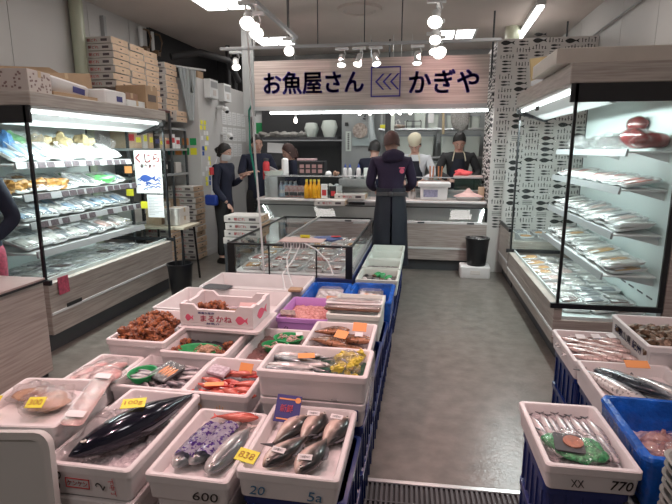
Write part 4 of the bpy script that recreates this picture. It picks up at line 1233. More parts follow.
# bin on foam box at the counter
t = T('foam_box', 'white foam box on the floor carrying the black bin', 'foam box', (.68, 6.50, 0))
mb = MB(); mb.rloft([(.36, .26, 0, .02), (.37, .27, .01, .02), (.37, .27, .14, .02), (.35, .25, .15, .02)]); mb.build('body', M['foam'], t, True)
mb = MB(); mb.box(-.06, .06, -.137, -.132, .05, .10, bev=.004); mb.build('hand_grip', M['boxside'], t)
t = T('black_bin', 'black tapered bin with white rubbish standing on a white foam box', 'bin', (.70, 6.50, .152))
mb = MB(); mb.lathe([(.115, 0), (.118, .01), (.145, .33), (.152, .33), (.152, .355), (.14, .355), (.11, .2)], n=26); mb.build('body', M['black'], t, True)
mb = MB(); mb.blob((-.02, 0, .33), (.08, .07, .04), 12, 8, amp=.9, freq=25); mb.blob((.09, .02, .36), (.03, .03, .04), 8, 6, amp=.9, freq=25); mb.build('rubbish', M['bag'], t, True)

# ---------------------------------------------------------------- kitchen wall
t = T('wall_shelf', 'long steel wall shelf with tubs high on the right of the kitchen', 'shelf', (0, 0, 0))
mb = MB(); mb.box(-.80, 1.2, 8.75, 9.21, 1.93, 1.96, bev=.003); mb.build('shelf_board', M['steel'], t)
for x in (-.78, .2, 1.15):
    mb = MB(); mb.box(x - .015, x + .015, 9.2, 9.25, .9, 3.0); mb.build('upright', M['rail'], t)
for i in range(5):
    mb = MB(); mb.box(-.44, .44, -.17, .17, 0, .30, bev=.01)
tubs = [(-.10, .20, .26), (.12, .18, .22), (.42, .17, .20), (.80, .16, .18), (-.30, .12, .12)]
for i, (x, w, h) in enumerate(tubs):
    t = T('storage_tub', ['milky storage tub above the chef with the cream cap', 'milky storage tub behind the taped paper on the shelf', 'slim milky storage tub right of the hanging stick', 'milky storage tub at the right end of the high shelf', 'small milky tub at the left of the shelf tubs'][i], 'tub', (x, 8.9, 1.962))
    mb = MB(); mb.rloft([(w * .85, .24, 0, .02), (w, .28, h, .03), (w * .94, .26, h, .03), (w * .8, .22, .02, .02)]); mb.build('tub', M['foam_grey'], t, True)
    mb = MB(); mb.rloft([(w * 1.05, .30, h + .001, .03), (w * 1.05, .30, h + .015, .03)]); mb.build('lid', M['frost'], t, True)
for i, (x, z, w, h) in enumerate(((-.35, 1.5, .26, .36), (.02, 1.5, .26, .36), (.40, 1.5, .28, .36), (.78, 1.5, .26, .36), (-.16, 1.08, .3, .34), (.25, 1.08, .3, .34), (.66, 1.08, .3, .34))):
    t = T('storage_bin', 'large pale plastic storage bin stacked under the high kitchen shelf', 'bin', (x, 9.0, z), 0, 'pale storage bins under the kitchen shelf')
    mb = MB(); mb.rloft([(w * .88, .24, 0, .02), (w, .28, h * .9, .03)]); mb.build('bin', M['foam_grey'], t, True)
    mb = MB(); mb.rloft([(w * 1.06, .3, h * .9, .03), (w * 1.06, .3, h * .97, .03)]); mb.build('lid', M['frost'], t, True)
mb = MB(); mb.box(-.9, 1.1, 8.84, 9.04, 1.04, 1.07); mb.box(-.9, 1.1, 8.84, 9.04, 1.46, 1.49); tag(mb.build('kitchen_rack', M['steel']), 'steel rack boards carrying pale bins behind the chefs', 'rack')
mb = MB(); mb.tube([(.27, 8.7, 2.3), (.29, 8.7, 1.86)], .022, 8); tag(mb.build('hanging_stick', mat('stick', (.50, .40, .25), .5), smooth=True), 'pale wooden stick hanging between the two chefs', 'stick')
mb = MB(); mb.blob((0, 0, 0), (.16, .05, .22), 14, 10, amp=.5, freq=10); tag(mb.build('net_bag', mat('netgrey', (.40, .39, .37), .8, var=.4, vscale=60), smooth=True, loc=(.58, 8.7, 2.12)), 'grey mesh bag hanging above the dark haired chef', 'net')
mb = MB(); mb.box(-.045, .045, 0, .003, -.08, .08); tag(mb.build('taped_paper', M['paper'], loc=(.08, 8.72, 2.12)), 'small white paper taped to the tubs on the high shelf', 'paper')
t = T('wire_basket', 'small black wire stand holding a pale tub on the high shelf', 'basket', (-.20, 8.72, 1.962))
mb = MB()
for x in (-.12, .12): mb.tube([(x, 0, 0), (x, 0, .11), (x * .8, 0, .13)], .006, 6)
mb.tube([(-.12, 0, .11), (.12, 0, .11)], .006, 6); mb.tube([(-.12, 0, .03), (.12, 0, .03)], .006, 6); mb.build('wire_frame', M['black'], t)
mb = MB(); mb.box(-.11, .11, -.06, .06, 0, .06, bev=.01); tag(mb.build('yellow_tub', M['tagyellow'], loc=(-.66, 8.85, 1.962)), 'yellow shallow tub at the left end of the high shelf', 'tub')
t = T('lidded_dish', 'orange and white patterned dish on the high shelf', 'dish', (-.46, 8.8, 1.962))
mb = MB(); mb.lathe([(.06, 0), (.12, .03), (.125, .045), (.05, .06)], n=20); mb.build('dish', mat('dish', (.7, .45, .35), .4, col2=(.8, .75, .7), vscale=30), t, True)
mb = MB(); mb.tube([(-.03, 0, .06), (-.04, 0, .12), (0, 0, .14), (.03, 0, .08)], .01, 6); mb.build('scoop', M['whitemetal'], t, True)
# dark left part of kitchen
t = T('dark_shelf', 'dark kitchen shelf with strainers on the left of the kitchen wall', 'shelf', (0, 0, 0))
mb = MB(); mb.box(-3.0, -1.5, 8.7, 9.1, 1.78, 1.82); mb.build('shelf_board', M['darkgrey'], t)
mb = MB(); mb.box(-2.98, -2.35, 8.7, 8.75, 1.32, 1.78, bev=.005); mb.build('cupboard_door', M['darkgrey'], t)
mb = MB(); mb.tube([(-3.0, 8.66, 1.76), (-1.4, 8.66, 1.76)], .012); mb.build('rail', M['rail'], t, True)
mb = MB(); mb.box(-3.0, -1.45, 9.2, 9.3, .6, 3.0); mb.build('back_board', mat('darkwall', (.05, .052, .055), .6), t)
mb = MB(); mb.box(-.15, .15, 0, .003, -.08, .09); tag(mb.build('taped_notice', M['paper'], loc=(-2.60, 8.69, 1.63), rot=(0, .05, 0)), 'white notice taped on the dark cupboard door', 'notice')
for i, (x, w, h) in enumerate(((-1.98, .12, .24), (-1.66, .14, .28))):
    mb = MB(); mb.rloft([(w * 1.2, .2, 0, .05), (w * 1.9, .28, h * .6, .06), (w * 1.5, .2, h, .05), (w * .9, .14, h * 1.02, .03)])
    tag(mb.build('white_colander', M['foam_grey'], smooth=True, loc=(x, 8.85, 1.822)), ['pale grey colander stack on the dark shelf, smaller one', 'pale grey colander stack on the dark shelf, larger one beside the post'][i], 'colander')
for i in range(6):
    mb = MB(); mb.blob((0, 0, 0), (.09, .07, .05), 10, 8, amp=.8, freq=18, seed=i)
    tag(mb.build('wrapped_bundle', mat('sh%d' % i, (.25 + .04 * i, .24 + .04 * i, .22 + .04 * i), .6), smooth=True, loc=(-2.85 + i * .14, 8.85, 1.868)), 'grey wrapped bundle on the dark shelf left of the colanders', 'bundle', 'grey bundles on the dark shelf')
# grey pillar / column in kitchen with paper, fan and hanging things
mb = MB(); mb.box(-1.45, -.92, 8.9, 9.3, 0, 3.0); tag(mb.build('kitchen_column', M['kitchenwall']), 'grey kitchen column behind the squeeze bottles', 'column')
t = T('menu_strip', 'long white strip of paper on the kitchen column', 'paper', (-1.33, 8.89, 1.75))
mb = MB(); mb.box(-.05, .05, 0, .003, -.17, .17); mb.build('sheet', M['foam_grey'], t)
mb = MB()
for k in range(9): mb.box(-.015, .015, -.002, 0, -.14 + k * .032, -.12 + k * .032)
mb.build('printed_characters', M['darkgrey'], t)
mb = MB(); mb.box(-.03, .03, 0, .02, -.03, .03); tag(mb.build('black_switch', M['black'], loc=(-1.36, 8.87, 2.04)), 'small black switch on the kitchen column', 'switch')
t = T('wall_clock', 'round patterned plate hanging on the kitchen column', 'plate', (-1.12, 8.86, 1.93))
mb = MB(); mb.lathe([(.02, 0), (.12, .01), (.13, .02), (.02, .03)], n=24); mb.build('plate', mat('platepat', (.5, .42, .36), .4, col2=(.25, .2, .18), vscale=30), t, True, rot=(pi / 2, 0, 0))
mb = MB(); mb.box(-.16, .16, 0, .02, -.09, .05, bev=.003); tag(mb.build('green_tray', M['film_green'], loc=(-1.1, 8.87, 1.76)), 'grey green tray below the round plate', 'tray')
t = T('wall_fan', 'grey wall fan high beside the hanging bags', 'fan', (-1.02, 8.8, 2.22))
mb = MB()
for rr0 in (.08, .12, .16):
    pts = [(rr0 * cos(a), 0, rr0 * sin(a)) for a in [2 * pi * k / 20 for k in range(21)]]
    mb.tube(pts, .005, 5)
mb.build('guard', M['rail'], t, True)
for k in range(3):
    mb = MB(); a = k * 2.1; mb.prism([(0, 0), (.12 * cos(a), .12 * sin(a)), (.13 * cos(a + .5), .13 * sin(a + .5))], 'y', .02, .03); mb.build('blade', M['darkgrey'], t)
mb = MB(); mb.tube([(-.03, 0, 1.6), (-.03, 0, .5), (-.02, 0, .35), (0, 0, .12), (.06, 0, -.1), (.04, 0, -.35), (.1, 0, -.42)], .008, 9, r2=.11)
tag(mb.build('plastic_bag_roll', M['frost'], smooth=True, loc=(-.86, 8.35, 1.70)), 'hanging cloudy plastic bag roll left of the staff member in the hoodie', 'bag')
mb = MB(); mb.box(-.045, .045, 0, .12, -.25, .25, bev=.004); mb.box(-.01, .01, .05, .07, .25, 1.32); tag(mb.build('black_speaker', M['black'], loc=(-.60, 8.3, 1.98)), 'tall narrow black box hanging in the kitchen', 'box')
mb = MB(); mb.box(-.03, .03, 0, .05, -.2, .2, bev=.004); tag(mb.build('white_board_strip', M['foam_grey'], loc=(-.53, 8.32, 1.98)), 'thin white strip hanging beside the black box', 'strip')
for i, x in enumerate((-2.05, -1.02, -.86, -.52, -.40, -.24)):
    t = T('ceiling_bulb', ['small white lamp hanging at the left of the kitchen', 'small white lamp nearest the wall fan', 'small white lamp right of the fan', 'small white lamp above the black box, left', 'small white lamp above the black box, middle', 'small white lamp left of the high shelf'][i], 'lamp', (x, 8.0, 2.16 if i else 2.05))
    mb = MB(); mb.lathe([(.016, .05), (.018, .1), (.01, .11)], n=10); mb.cyl(0, 0, .1, 1.13 if i else 1.24, .003, n=5); mb.build('fitting', M['whitemetal'], t, True)
    mb = MB(); mb.lathe([(.004, -.03), (.022, -.02), (.024, .03), (.016, .05)], n=12); mb.build('bulb', M['spotglow'], t, True)

# ---------------------------------------------------------------- fish boxes
def foam_box(label, x0, x1, y0, y1, zr, h, rz=0.0, m='foam', cat='fish box', t=.021, grp=None, name='foam_fish_box', lip=True):
    w, d = x1 - x0, y1 - y0
    r = .017
    o = thing(name, label, cat, ((x0 + x1) / 2, (y0 + y1) / 2, zr - h), rz, grp)
    mb = MB()
    lv = [(w - .035, d - .035, 0, r * .8), (w - .022, d - .022, .006, r)]
    if lip: lv += [(w - .012, d - .012, h - .034, r), (w, d, h - .030, r)]
    lv += [(w, d, h - .004, r), (w - .008, d - .008, h, r), (w - 2 * t + .008, d - 2 * t + .008, h, r * .9), (w - 2 * t, d - 2 * t, h - .005, r * .9),
           (w - 2 * t - .02, d - 2 * t - .02, .03, r * .8), (w - 2 * t - .04, d - 2 * t - .04, .022, r * .7)]
    mb.rloft(lv, n=4)
    mb.build('box_shell', M[m], o, True)
    return o


def ice_bed(label, x0, x1, y0, y1, z0, z1, m='ice', amp=.008, seed=0, mound=0.0):
    """solid slab with a lumpy top, filling a box"""
    nx, ny = 22, 26
    mb = MB()
    w, d = x1 - x0, y1 - y0
    V = []
    for j in range(ny + 1):
        row = []
        for i in range(nx + 1):
            x, y = x0 + w * i / nx, y0 + d * j / ny
            e = min(i, nx - i) / nx * 2, min(j, ny - j) / ny * 2
            z = z1 + amp * noise.noise(Vector((x * 38, y * 38, seed))) * 1.6 + mound * min(1, e[0] * 2.2) * min(1, e[1] * 2.2)
            row.append(mb.bm.verts.new((x, y, z)))
        V.append(row)
    for j in range(ny):
        for i in range(nx): mb.face([V[j][i], V[j][i + 1], V[j + 1][i + 1], V[j + 1][i]])
    ring = V[0] + [V[j][nx] for j in range(1, ny + 1)] + V[ny][:nx][::-1] + [V[j][0] for j in range(ny - 1, 0, -1)]
    low = [mb.bm.verts.new((v.co.x, v.co.y, z0)) for v in ring]
    n = len(ring)
    for i in range(n): mb.face([ring[i], low[i], low[(i + 1) % n], ring[(i + 1) % n]])
    mb.face(low[::-1])
    o = mb.build('crushed_ice', M[m], None, True, angle=60)
    return tag(o, label, 'ice', kind='stuff')


def crate(label, x0, x1, y0, y1, z0, z1, rz=0, grp=None, m='blueplastic'):
    w, d, h = x1 - x0, y1 - y0, z1 - z0
    o = thing('plastic_crate', label, 'crate', ((x0 + x1) / 2, (y0 + y1) / 2, z0), rz, grp)
    mb = MB()
    mb.rloft([(w - .03, d - .03, 0, .02), (w - .02, d - .02, .01, .02), (w - .015, d - .015, h - .035, .02), (w, d, h - .03, .02), (w, d, h - .002, .02), (w - .03, d - .03, h, .02), (w - .04, d - .04, .02, .02)])
    mb.build('crate_shell', M[m], o, True)
    mb = MB()
    for k in range(5):
        y = -d / 2 + d * (k + .5) / 5
        for sx in (-1, 1): mb.box(sx * (w / 2 - .009) - .007, sx * (w / 2 - .009) + .007, y - .006, y + .006, .01, h - .03)
        x = -w / 2 + w * (k + .5) / 5
        for sy in (-1, 1): mb.box(x - .006, x + .006, sy * (d / 2 - .009) - .007, sy * (d / 2 - .009) + .007, .01, h - .03)
    mb.build('ribs', M[m], o)
    return o


# ---- fish
def fishmat(name, back, belly, mid=None, spots=0.0, metal=.35, rough=.22, half=.03):
    m = bpy.data.materials.new(name)
    m.use_nodes = True
    nt = m.node_tree
    b = nt.nodes['Principled BSDF']
    b.inputs['Roughness'].default_value = rough
    b.inputs['Metallic'].default_value = metal
    b.inputs['Coat Weight'].default_value = .5
    tc = nt.nodes.new('ShaderNodeTexCoord')
    sp = nt.nodes.new('ShaderNodeSeparateXYZ')
    nt.links.new(tc.outputs['Object'], sp.inputs[0])
    n = nt.nodes.new('ShaderNodeTexNoise')
    n.inputs['Scale'].default_value = 30
    n.inputs['Detail'].default_value = 4
    nt.links.new(tc.outputs['Object'], n.inputs['Vector'])
    ma = nt.nodes.new('ShaderNodeMath'); ma.operation = 'MULTIPLY_ADD'
    ma.inputs[1].default_value = .02
    nt.links.new(n.outputs['Fac'], ma.inputs[0])
    nt.links.new(sp.outputs[1], ma.inputs[2])
    mr = nt.nodes.new('ShaderNodeMapRange')
    mr.inputs['From Min'].default_value = -half + .01
    mr.inputs['From Max'].default_value = half + .01
    nt.links.new(ma.outputs[0], mr.inputs['Value'])
    r = nt.nodes.new('ShaderNodeValToRGB')
    e = r.color_ramp.elements
    e[0].position = .25; e[0].color = (*belly, 1)
    e[1].position = .75; e[1].color = (*back, 1)
    if mid:
        q = r.color_ramp.elements.new(.52); q.color = (*mid, 1)
    nt.links.new(mr.outputs[0], r.inputs[0])
    last = r.outputs[0]
    if spots:
        n3 = nt.nodes.new('ShaderNodeTexNoise'); n3.inputs['Scale'].default_value = 55
        nt.links.new(tc.outputs['Object'], n3.inputs['Vector'])
        r3 = nt.nodes.new('ShaderNodeValToRGB'); r3.color_ramp.elements[0].position = .56; r3.color_ramp.elements[1].position = .62
        nt.links.new(n3.outputs['Fac'], r3.inputs[0])
        mx = nt.nodes.new('ShaderNodeMixRGB'); mx.inputs[2].default_value = (*[c * .35 for c in back], 1)
        mul = nt.nodes.new('ShaderNodeMath'); mul.operation = 'MULTIPLY'; mul.inputs[1].default_value = spots
        nt.links.new(r3.outputs[0], mul.inputs[0]); nt.links.new(mul.outputs[0], mx.inputs[0]); nt.links.new(last, mx.inputs[1])
        last = mx.outputs[0]
    nt.links.new(last, b.inputs['Base Color'])
    M[name] = m
    return m


def make_fish(L, H, T, m, finm, kind='round', bend=0.0, belly=1.0, fork=1.0, eye=True):
    """fish lying on its side: nose at +x, back towards +y, thickness up z; origin under the middle"""
    t = thing('whole_fish', 'fish', 'fish', (0, 0, -5))
    prof = [(0, .03), (.04, .26), (.1, .5), (.2, .82), (.33, 1.0), (.48, .97), (.62, .78), (.75, .5), (.86, .26), (.93, .17), (.96, .16)]
    if kind == 'slim': prof = [(0, .05), (.04, .4), (.1, .65), (.2, .85), (.4, 1.0), (.6, .92), (.75, .7), (.86, .42), (.93, .22), (.96, .18)]
    if kind == 'tuna': prof = [(0, .03), (.04, .25), (.1, .48), (.2, .76), (.35, .98), (.5, 1.0), (.64, .8), (.76, .52), (.87, .24), (.94, .1), (.97, .07)]

    def bendp(x, y): return y + bend * (1 - (2 * x / L) ** 2) * L
    mb = MB()
    loops = []
    for s, f in prof:
        x = L / 2 - s * L * .96
        h, th = H / 2 * f, T / 2 * (f ** .8)
        lp = []
        for k in range(12):
            a = 2 * pi * k / 12
            yy = h * cos(a) * (belly if cos(a) < 0 else 1)
            lp.append((x, bendp(x, yy), T / 2 + th * sin(a)))
        loops.append(lp)
    mb.loft(loops)
    mb.build('body', m, t, True, angle=80)
    xt = -L / 2 + L * .06
    mb = MB()
    hh = H * .42 * fork
    for s in (1, -1):
        pts = [(xt + L * .03, s * .02 * H), (xt - L * .04, s * hh * .55), (xt - L * .10, s * hh), (xt - L * .075, s * hh * .45), (xt - L * .05, 0)]
        mb.prism([(px, bendp(px, py)) for px, py in pts][::s], 'z', T / 2 - .0015, T / 2 + .0015)
    mb.build('tail_fin', finm, t)
    mb = MB()
    y0 = H / 2
    pts = [(L * .12, y0 * .93), (L * .06, y0 * 1.28), (-L * .06, y0 * 1.12), (-L * .22, y0 * .72), (-L * .22, y0 * .5), (L * .1, y0 * .75)]
    mb.prism([(px, bendp(px, py)) for px, py in pts], 'z', T / 2 - .0012, T / 2 + .0012)
    mb.build('dorsal_fin', finm, t)
    mb = MB()
    pts = [(L * .26, -H * .08), (L * .14, -H * .02), (L * .10, -H * .15), (L * .24, -H * .16)]
    mb.prism([(px, bendp(px, py)) for px, py in pts], 'z', T * .93, T * .95)
    mb.build('side_fin', finm, t)
    if eye:
        ex, er = L / 2 - L * .085, max(.0035, H * .075)
        mb = MB(); mb.blob((ex, bendp(ex, H * .05), T * .80), (er, er, er * .5), 10, 6); ey = mb.build('eye', M['eyewhite'], t, True)
        mb = MB(); mb.blob((ex, bendp(ex, H * .05), T * .80 + er * .35), (er * .55, er * .55, er * .3), 8, 5); mb.build('pupil', M['inkblack'], ey, True)
    return t


mat('eyewhite', (.7, .68, .6), .2, coat=.6)
mat('finpale', (.45, .38, .36), .4)
mat('findark', (.06, .06, .07), .35)
mat('finred', (.55, .10, .08), .4)
mat('finbrown', (.14, .07, .04), .4)
fishmat('f_amber', (.012, .014, .015), (.74, .58, .50), (.16, .13, .11), half=.026, metal=.12, rough=.3)
fishmat('f_silver', (.16, .19, .20), (.66, .63, .62), (.48, .48, .47), half=.035)
fishmat('f_tuna', (.008, .010, .022), (.10, .11, .13), (.012, .014, .028), metal=.45, rough=.12, half=.055)
fishmat('f_red', (.42, .025, .02), (.60, .16, .12), (.52, .06, .04), metal=.1, half=.02)
fishmat('f_brown', (.09, .04, .02), (.36, .17, .09), (.20, .085, .04), spots=.8, metal=.15, half=.03)
fishmat('f_small', (.16, .15, .17), (.60, .54, .54), (.36, .32, .34), half=.015, metal=.15)
fishmat('f_salmon', (.04, .055, .07), (.70, .66, .64), (.36, .39, .42), spots=.6, half=.045)
fishmat('f_pinkbrown', (.24, .13, .12), (.62, .46, .43), (.42, .27, .25), spots=.5, metal=.15, half=.03)
fishmat('f_long', (.45, .36, .33), (.66, .58, .55), metal=.3, half=.02)
FP = {
    'amber': Proto(make_fish(.225, .082, .05, M['f_amber'], M['findark'], belly=1.1)),
    'silver': Proto(make_fish(.33, .095, .06, M['f_silver'], M['finpale'], 'slim')),
    'tuna': Proto(make_fish(.60, .150, .115, M['f_tuna'], M['findark'], 'tuna', fork=.9, belly=.95)),
    'red': Proto(make_fish(.17, .05, .034, M['f_red'], M['finred'])),
    'brown': Proto(make_fish(.22, .065, .045, M['f_brown'], M['finbrown'], bend=.04)),
    'small': Proto(make_fish(.11, .026, .018, M['f_small'], M['findark'], 'slim', eye=False)),
    'sardine': Proto(make_fish(.20, .042, .028, M['f_small'], M['findark'], 'slim')),
    'mackerel': Proto(make_fish(.30, .06, .04, M['f_silver'], M['findark'], 'slim', bend=.02)),
    'salmon': Proto(make_fish(.46, .115, .075, M['f_salmon'], M['findark'], 'slim')),
    'pinkbrown': Proto(make_fish(.27, .08, .04, M['f_pinkbrown'], M['finpale'], bend=.03)),
}


def fish(kind, x, y, z, rz, label, group=None, tilt=0.0, scale=None, roll=0.0):
    return FP[kind].put((x, y, z), (roll, tilt, rz), label, group, scale)


def tagcard(label, x, y, z, w, d, m, rz=0, rx=.3, txt=None, tm='inkred', th=.3, name='price_tag', cat='price tag', ry=0):
    t = thing(name, label, cat, (x, y, z), 0, rot=(rx, ry, rz))
    mb = MB(); mb.box(-w / 2, w / 2, -d / 2, d / 2, 0, .0025, bev=.0008); mb.build('card', M[m], t)
    if txt: text(txt, 'handwriting', M[tm], t, (0, 0, .0026), (0, 0, 0), w=w * .75, h=d * .5, bold=.01, ext=.0006)
    return t


R = random.Random(77)
U = R.uniform

# ===== near row =====
# D: box of five amberjacks
b = foam_box('white foam box marked 20 and 5a holding five dark-backed fish', -.585, -.235, 1.40, 1.86, .56, .105)
text('20', 'handwriting', M['inkblue'], b, (-.10, -.2315, .040), FRONT, w=.055, h=.032, shear=.2)
text('5a', 'handwriting', M['inkblue'], b, (.095, -.2315, .040), FRONT, w=.05, h=.034, shear=.15)
ice_bed('pinkish white ice under the five dark-backed fish', -.555, -.265, 1.43, 1.83, .478, .512, seed=1, amp=.004, m='foam')
for i, (x, y, a, lb) in enumerate(((-.475, 1.69, 1.2, 'dark-backed fish at the back left of the box marked 20, behind the blue sign'), (-.395, 1.715, 1.35, 'dark-backed fish in the middle of the back row in the box marked 20'),
                                   (-.305, 1.70, 1.3, 'dark-backed fish beside the aisle-side wall of the box marked 20'), (-.445, 1.555, 4.25, 'dark-backed fish lying head-on at the front left of the box marked 20'),
                                   (-.345, 1.545, 4.45, 'dark-backed fish lying head-on at the front middle of the box marked 20'))):
    fish('amber', x, y, .517 if i < 3 else .524, a, lb, scale=(1.1, -1.1, 1.1) if i < 3 else 1.1, roll=.12 if i < 3 else .1)
for i, (x, y, z) in enumerate(((-.40, 1.775, .575), (-.305, 1.765, .575), (-.465, 1.505, .58), (-.365, 1.48, .58))):
    tagcard(['small white slip on the tail of the middle back fish', 'small white slip on the tail of the aisle-side fish', 'small white slip on the head of the front left fish', 'small white slip on the head of the front middle fish'][i] + ' in the box marked 20',
            x, y, z, .05, .022, 'paper', U(-.3, .1), .35, '本', 'rail', name='paper_slip', cat='paper slip')
t = thing('product_sign', 'small dark blue sign with pink lettering leaning in the box of dark-backed fish', 'sign', (-.505, 1.775, .585), rot=(.75, .1, .1))
mb = MB(); mb.box(-.05, .05, -.055, .055, 0, .004, bev=.001); mb.build('card', M['inknavy'], t)
text('新鮮', 'lettering', M['inkpink'], t, (-.005, .0, .0045), (0, 0, 0), w=.05, h=.03, bold=.02)
mb = MB(); mb.cyl(.036, .036, .004, .005, .012, n=14); mb.box(-.04, .03, .034, .04, .004, .005); mb.box(-.04, .03, -.045, -.04, .004, .005); mb.build('gold_mark', M['tagorange'], t)
tagcard('bright yellow handwritten price tag at the front left corner of the box marked 20', -.565, 1.465, .572, .08, .05, 'tagyellow', -.25, .35, '838', 'inkorange')

# C: box 600
b = foam_box('white foam box marked 600 holding silver fish under purple-printed film', -.90, -.60, 1.37, 1.82, .53, .10)
text('600', 'handwriting', M['inkblack'], b, (.07, -.2265, .040), FRONT, w=.09, h=.032, shear=.1)
ice_bed('pinkish white ice under the silver fish in the box marked 600', -.872, -.628, 1.40, 1.79, .452, .485, seed=2, amp=.004, m='foam')
fish('silver', -.80, 1.60, .487, 4.55, 'silver fish at the left side of the box marked 600', scale=1.0)
fish('silver', -.735, 1.62, .490, 4.45, 'silver fish in the middle of the box marked 600', scale=1.0)
fish('silver', -.672, 1.585, .488, 4.55, 'silver fish with its eye showing at the right of the box marked 600', scale=.98)
fish('red', -.72, 1.765, .515, .1, 'small reddish fish lying across the back of the box marked 600', scale=1.1)
pf = mat('purplefilm', (.55, .52, .66), .15, col2=(.10, .03, .30), vscale=60, ramp=(.44, .49), bump=.8, bscale=50, coat=.6)
for i, (x, y) in enumerate(((-.808, 1.585), (-.742, 1.60))):
    mb = MB(); nx, ny = 12, 16
    V = [[mb.bm.verts.new((x - .038 + .076 * a / nx + .022 * b_ / ny, y - .11 + .21 * b_ / ny, (.562 - ((a - nx / 2) / (nx / 2)) ** 2 * .022 - ((b_ - ny / 2) / (ny / 2)) ** 2 * .006) + .007 * noise.noise(Vector((a * .6, b_ * .6, i * 5))))) for a in range(nx + 1)] for b_ in range(ny + 1)]
    for b_ in range(ny):
        for a in range(nx): mb.face([V[b_][a], V[b_][a + 1], V[b_ + 1][a + 1], V[b_ + 1][a]])
    bmesh.ops.solidify(mb.bm, geom=mb.bm.faces[:], thickness=.001)
    tag(mb.build('printed_film', pf, smooth=True), ['purple and white printed film over the left silver fish', 'purple and white printed film over the middle silver fish'][i], 'film')

# B: tuna box and boxes under it
def jp_marks(b):
    text('ケンケン', 'red_stamp', M['inkred'], b, (-.03, -.277, .06), FRONT, w=.075, h=.018, bold=.02)
    mb = MB()
    for (x0, x1, z0, z1) in ((-.075, .015, .075, .078), (-.075, .015, .042, .045), (-.075, -.072, .042, .078), (.012, .015, .042, .078)): mb.box(x0, x1, -.2775, -.2755, z0, z1)
    mb.build('stamp_frame', M['inkred'], b)
    text('56', 'handwriting', M['inkblack'], b, (-.11, -.277, .065), (pi / 2, radians(-80), 0), w=.07, h=.035)
    text('2', 'handwriting', M['inkblack'], b, (.055, -.277, .06), (pi / 2, radians(-60), 0), w=.02, h=.035)
    text('下中丁', 'red_handwriting', M['inkred'], b, (.10, -.277, .06), (pi / 2, radians(80), 0), w=.065, h=.02)


b = foam_box('large white foam box with a whole tuna and a red stamp on its front', -1.255, -.925, 1.33, 1.88, .56, .125)
jp_marks(b)
foam_box('empty white foam box supporting the tuna box', -1.25, -.93, 1.33, 1.87, .433, .12, rz=.01)
ice_bed('shiny crushed ice around the whole tuna', -1.225, -.955, 1.36, 1.85, .46, .50, seed=3, amp=.016)
fish('tuna', -1.055, 1.635, .505, radians(-112), 'large blue-black tuna lying on ice with a yellow tag', tilt=-.03)
mb = MB(); mb.blob((0, 0, 0), (.075, .19, .05), 18, 14, amp=.9, freq=24, seed=2)
tag(mb.build('ice_bag', M['bag'], smooth=True, loc=(-1.165, 1.58, .535), rot=(0, 0, -.1), angle=20), 'crumpled clear plastic bag of ice beside the tuna', 'bag')
tagcard('yellow price tag with orange writing laid on the tuna', -1.085, 1.63, .632, .09, .06, 'tagyellow', .35, .15, '100g', 'inkorange')
# A: box with bagged fillets
t = foam_box('white foam box holding two clear bags and two yellow tags, far left', -1.64, -1.275, 1.39, 1.77, .64, .12, rz=.12)
foam_box('empty white foam box under the box with the two clear bags', -1.63, -1.28, 1.39, 1.77, .518, .12, rz=.10)
foam_box('lowest empty white foam box under the clear bag boxes', -1.63, -1.28, 1.39, 1.77, .396, .12, rz=.10)
ice_bed('pale liner under the two clear bags', -1.61, -1.28, 1.40, 1.74, .555, .60, seed=4, amp=.004, m='foam')
amb = mat('kombu', (.30, .10, .05), .3, col2=(.62, .38, .22), vscale=14, bump=.5, bscale=25, coat=.5)
for i, (x, y, a, b_, rz) in enumerate(((-1.54, 1.64, .085, .07, .5), (-1.43, 1.60, .10, .10, .3))):
    t = thing('fillet_bag', ['clear bag of dark orange-brown fillets beside the left yellow tag', 'large clear bag of pale brown fillets behind the right yellow tag'][i], 'bag', (x, y, .625), rz)
    mb = MB(); mb.blob((0, 0, 0), (a * .8, b_ * .8, .018), 14, 8, amp=.5, freq=20, seed=i); mb.build('fillets', amb if i == 0 else mat('palefillet', (.55, .38, .28), .35, var=.4, vscale=20), t, True)
    mb = MB(); mb.blob((0, 0, .01), (a, b_, .035), 16, 10, amp=.7, freq=20, seed=i + 9); mb.build('clear_bag', M['bag'], t, True, angle=20)
tagcard('yellow price tag at the left of the clear bag box', -1.60, 1.49, .665, .09, .055, 'tagyellow', .15, .45, '500', 'tagyellow')
tagcard('yellow price tag stuck on the large clear bag', -1.405, 1.505, .672, .065, .05, 'tagyellow', .2, .4, '300', 'inkorange')
t = thing('pink_fish_pack', 'long clear pack of pink fish slanting between the clear bag box and tuna box', 'fish pack', (-1.245, 1.585, .650), rot=(0, .15, radians(18)))
mb = MB(); mb.rloft([(.065, .36, 0, .02), (.075, .38, .008, .02), (.06, .36, .016, .02)]); mb.build('pack_tray', mat('palepinkfish', (.66, .40, .36), .3, var=.3, vscale=15, coat=.4), t, True)
mb = MB(); mb.rloft([(.08, .39, .017, .02), (.07, .38, .024, .02)]); mb.build('film', M['film'], t)
for yy in (-.16, .15):
    mb = MB(); mb.box(-.03, .03, yy, yy + .045, .0245, .0255); mb.build('price_label', M['paper'], t)
# leaning lid in the near left corner
t = thing('foam_cover', 'greyish white foam lid standing upright in the near left corner', 'foam lid', (-1.40, 1.255, .20), rot=(radians(-7), radians(-5), .02))
mb = MB(); mb.rloft([(.52, .46, 0, .04), (.54, .48, .006, .05), (.54, .48, .03, .05), (.49, .43, .03, .04), (.48, .42, .012, .04)], n=4)
me_rot = Matrix.Rotation(pi / 2, 3, 'X')
for v in mb.bm.verts: v.co = me_rot @ v.co + Vector((0, 0, .24))
mb.build('lid_shell', mat('foamshade', (.60, .60, .58), .5), t, True)

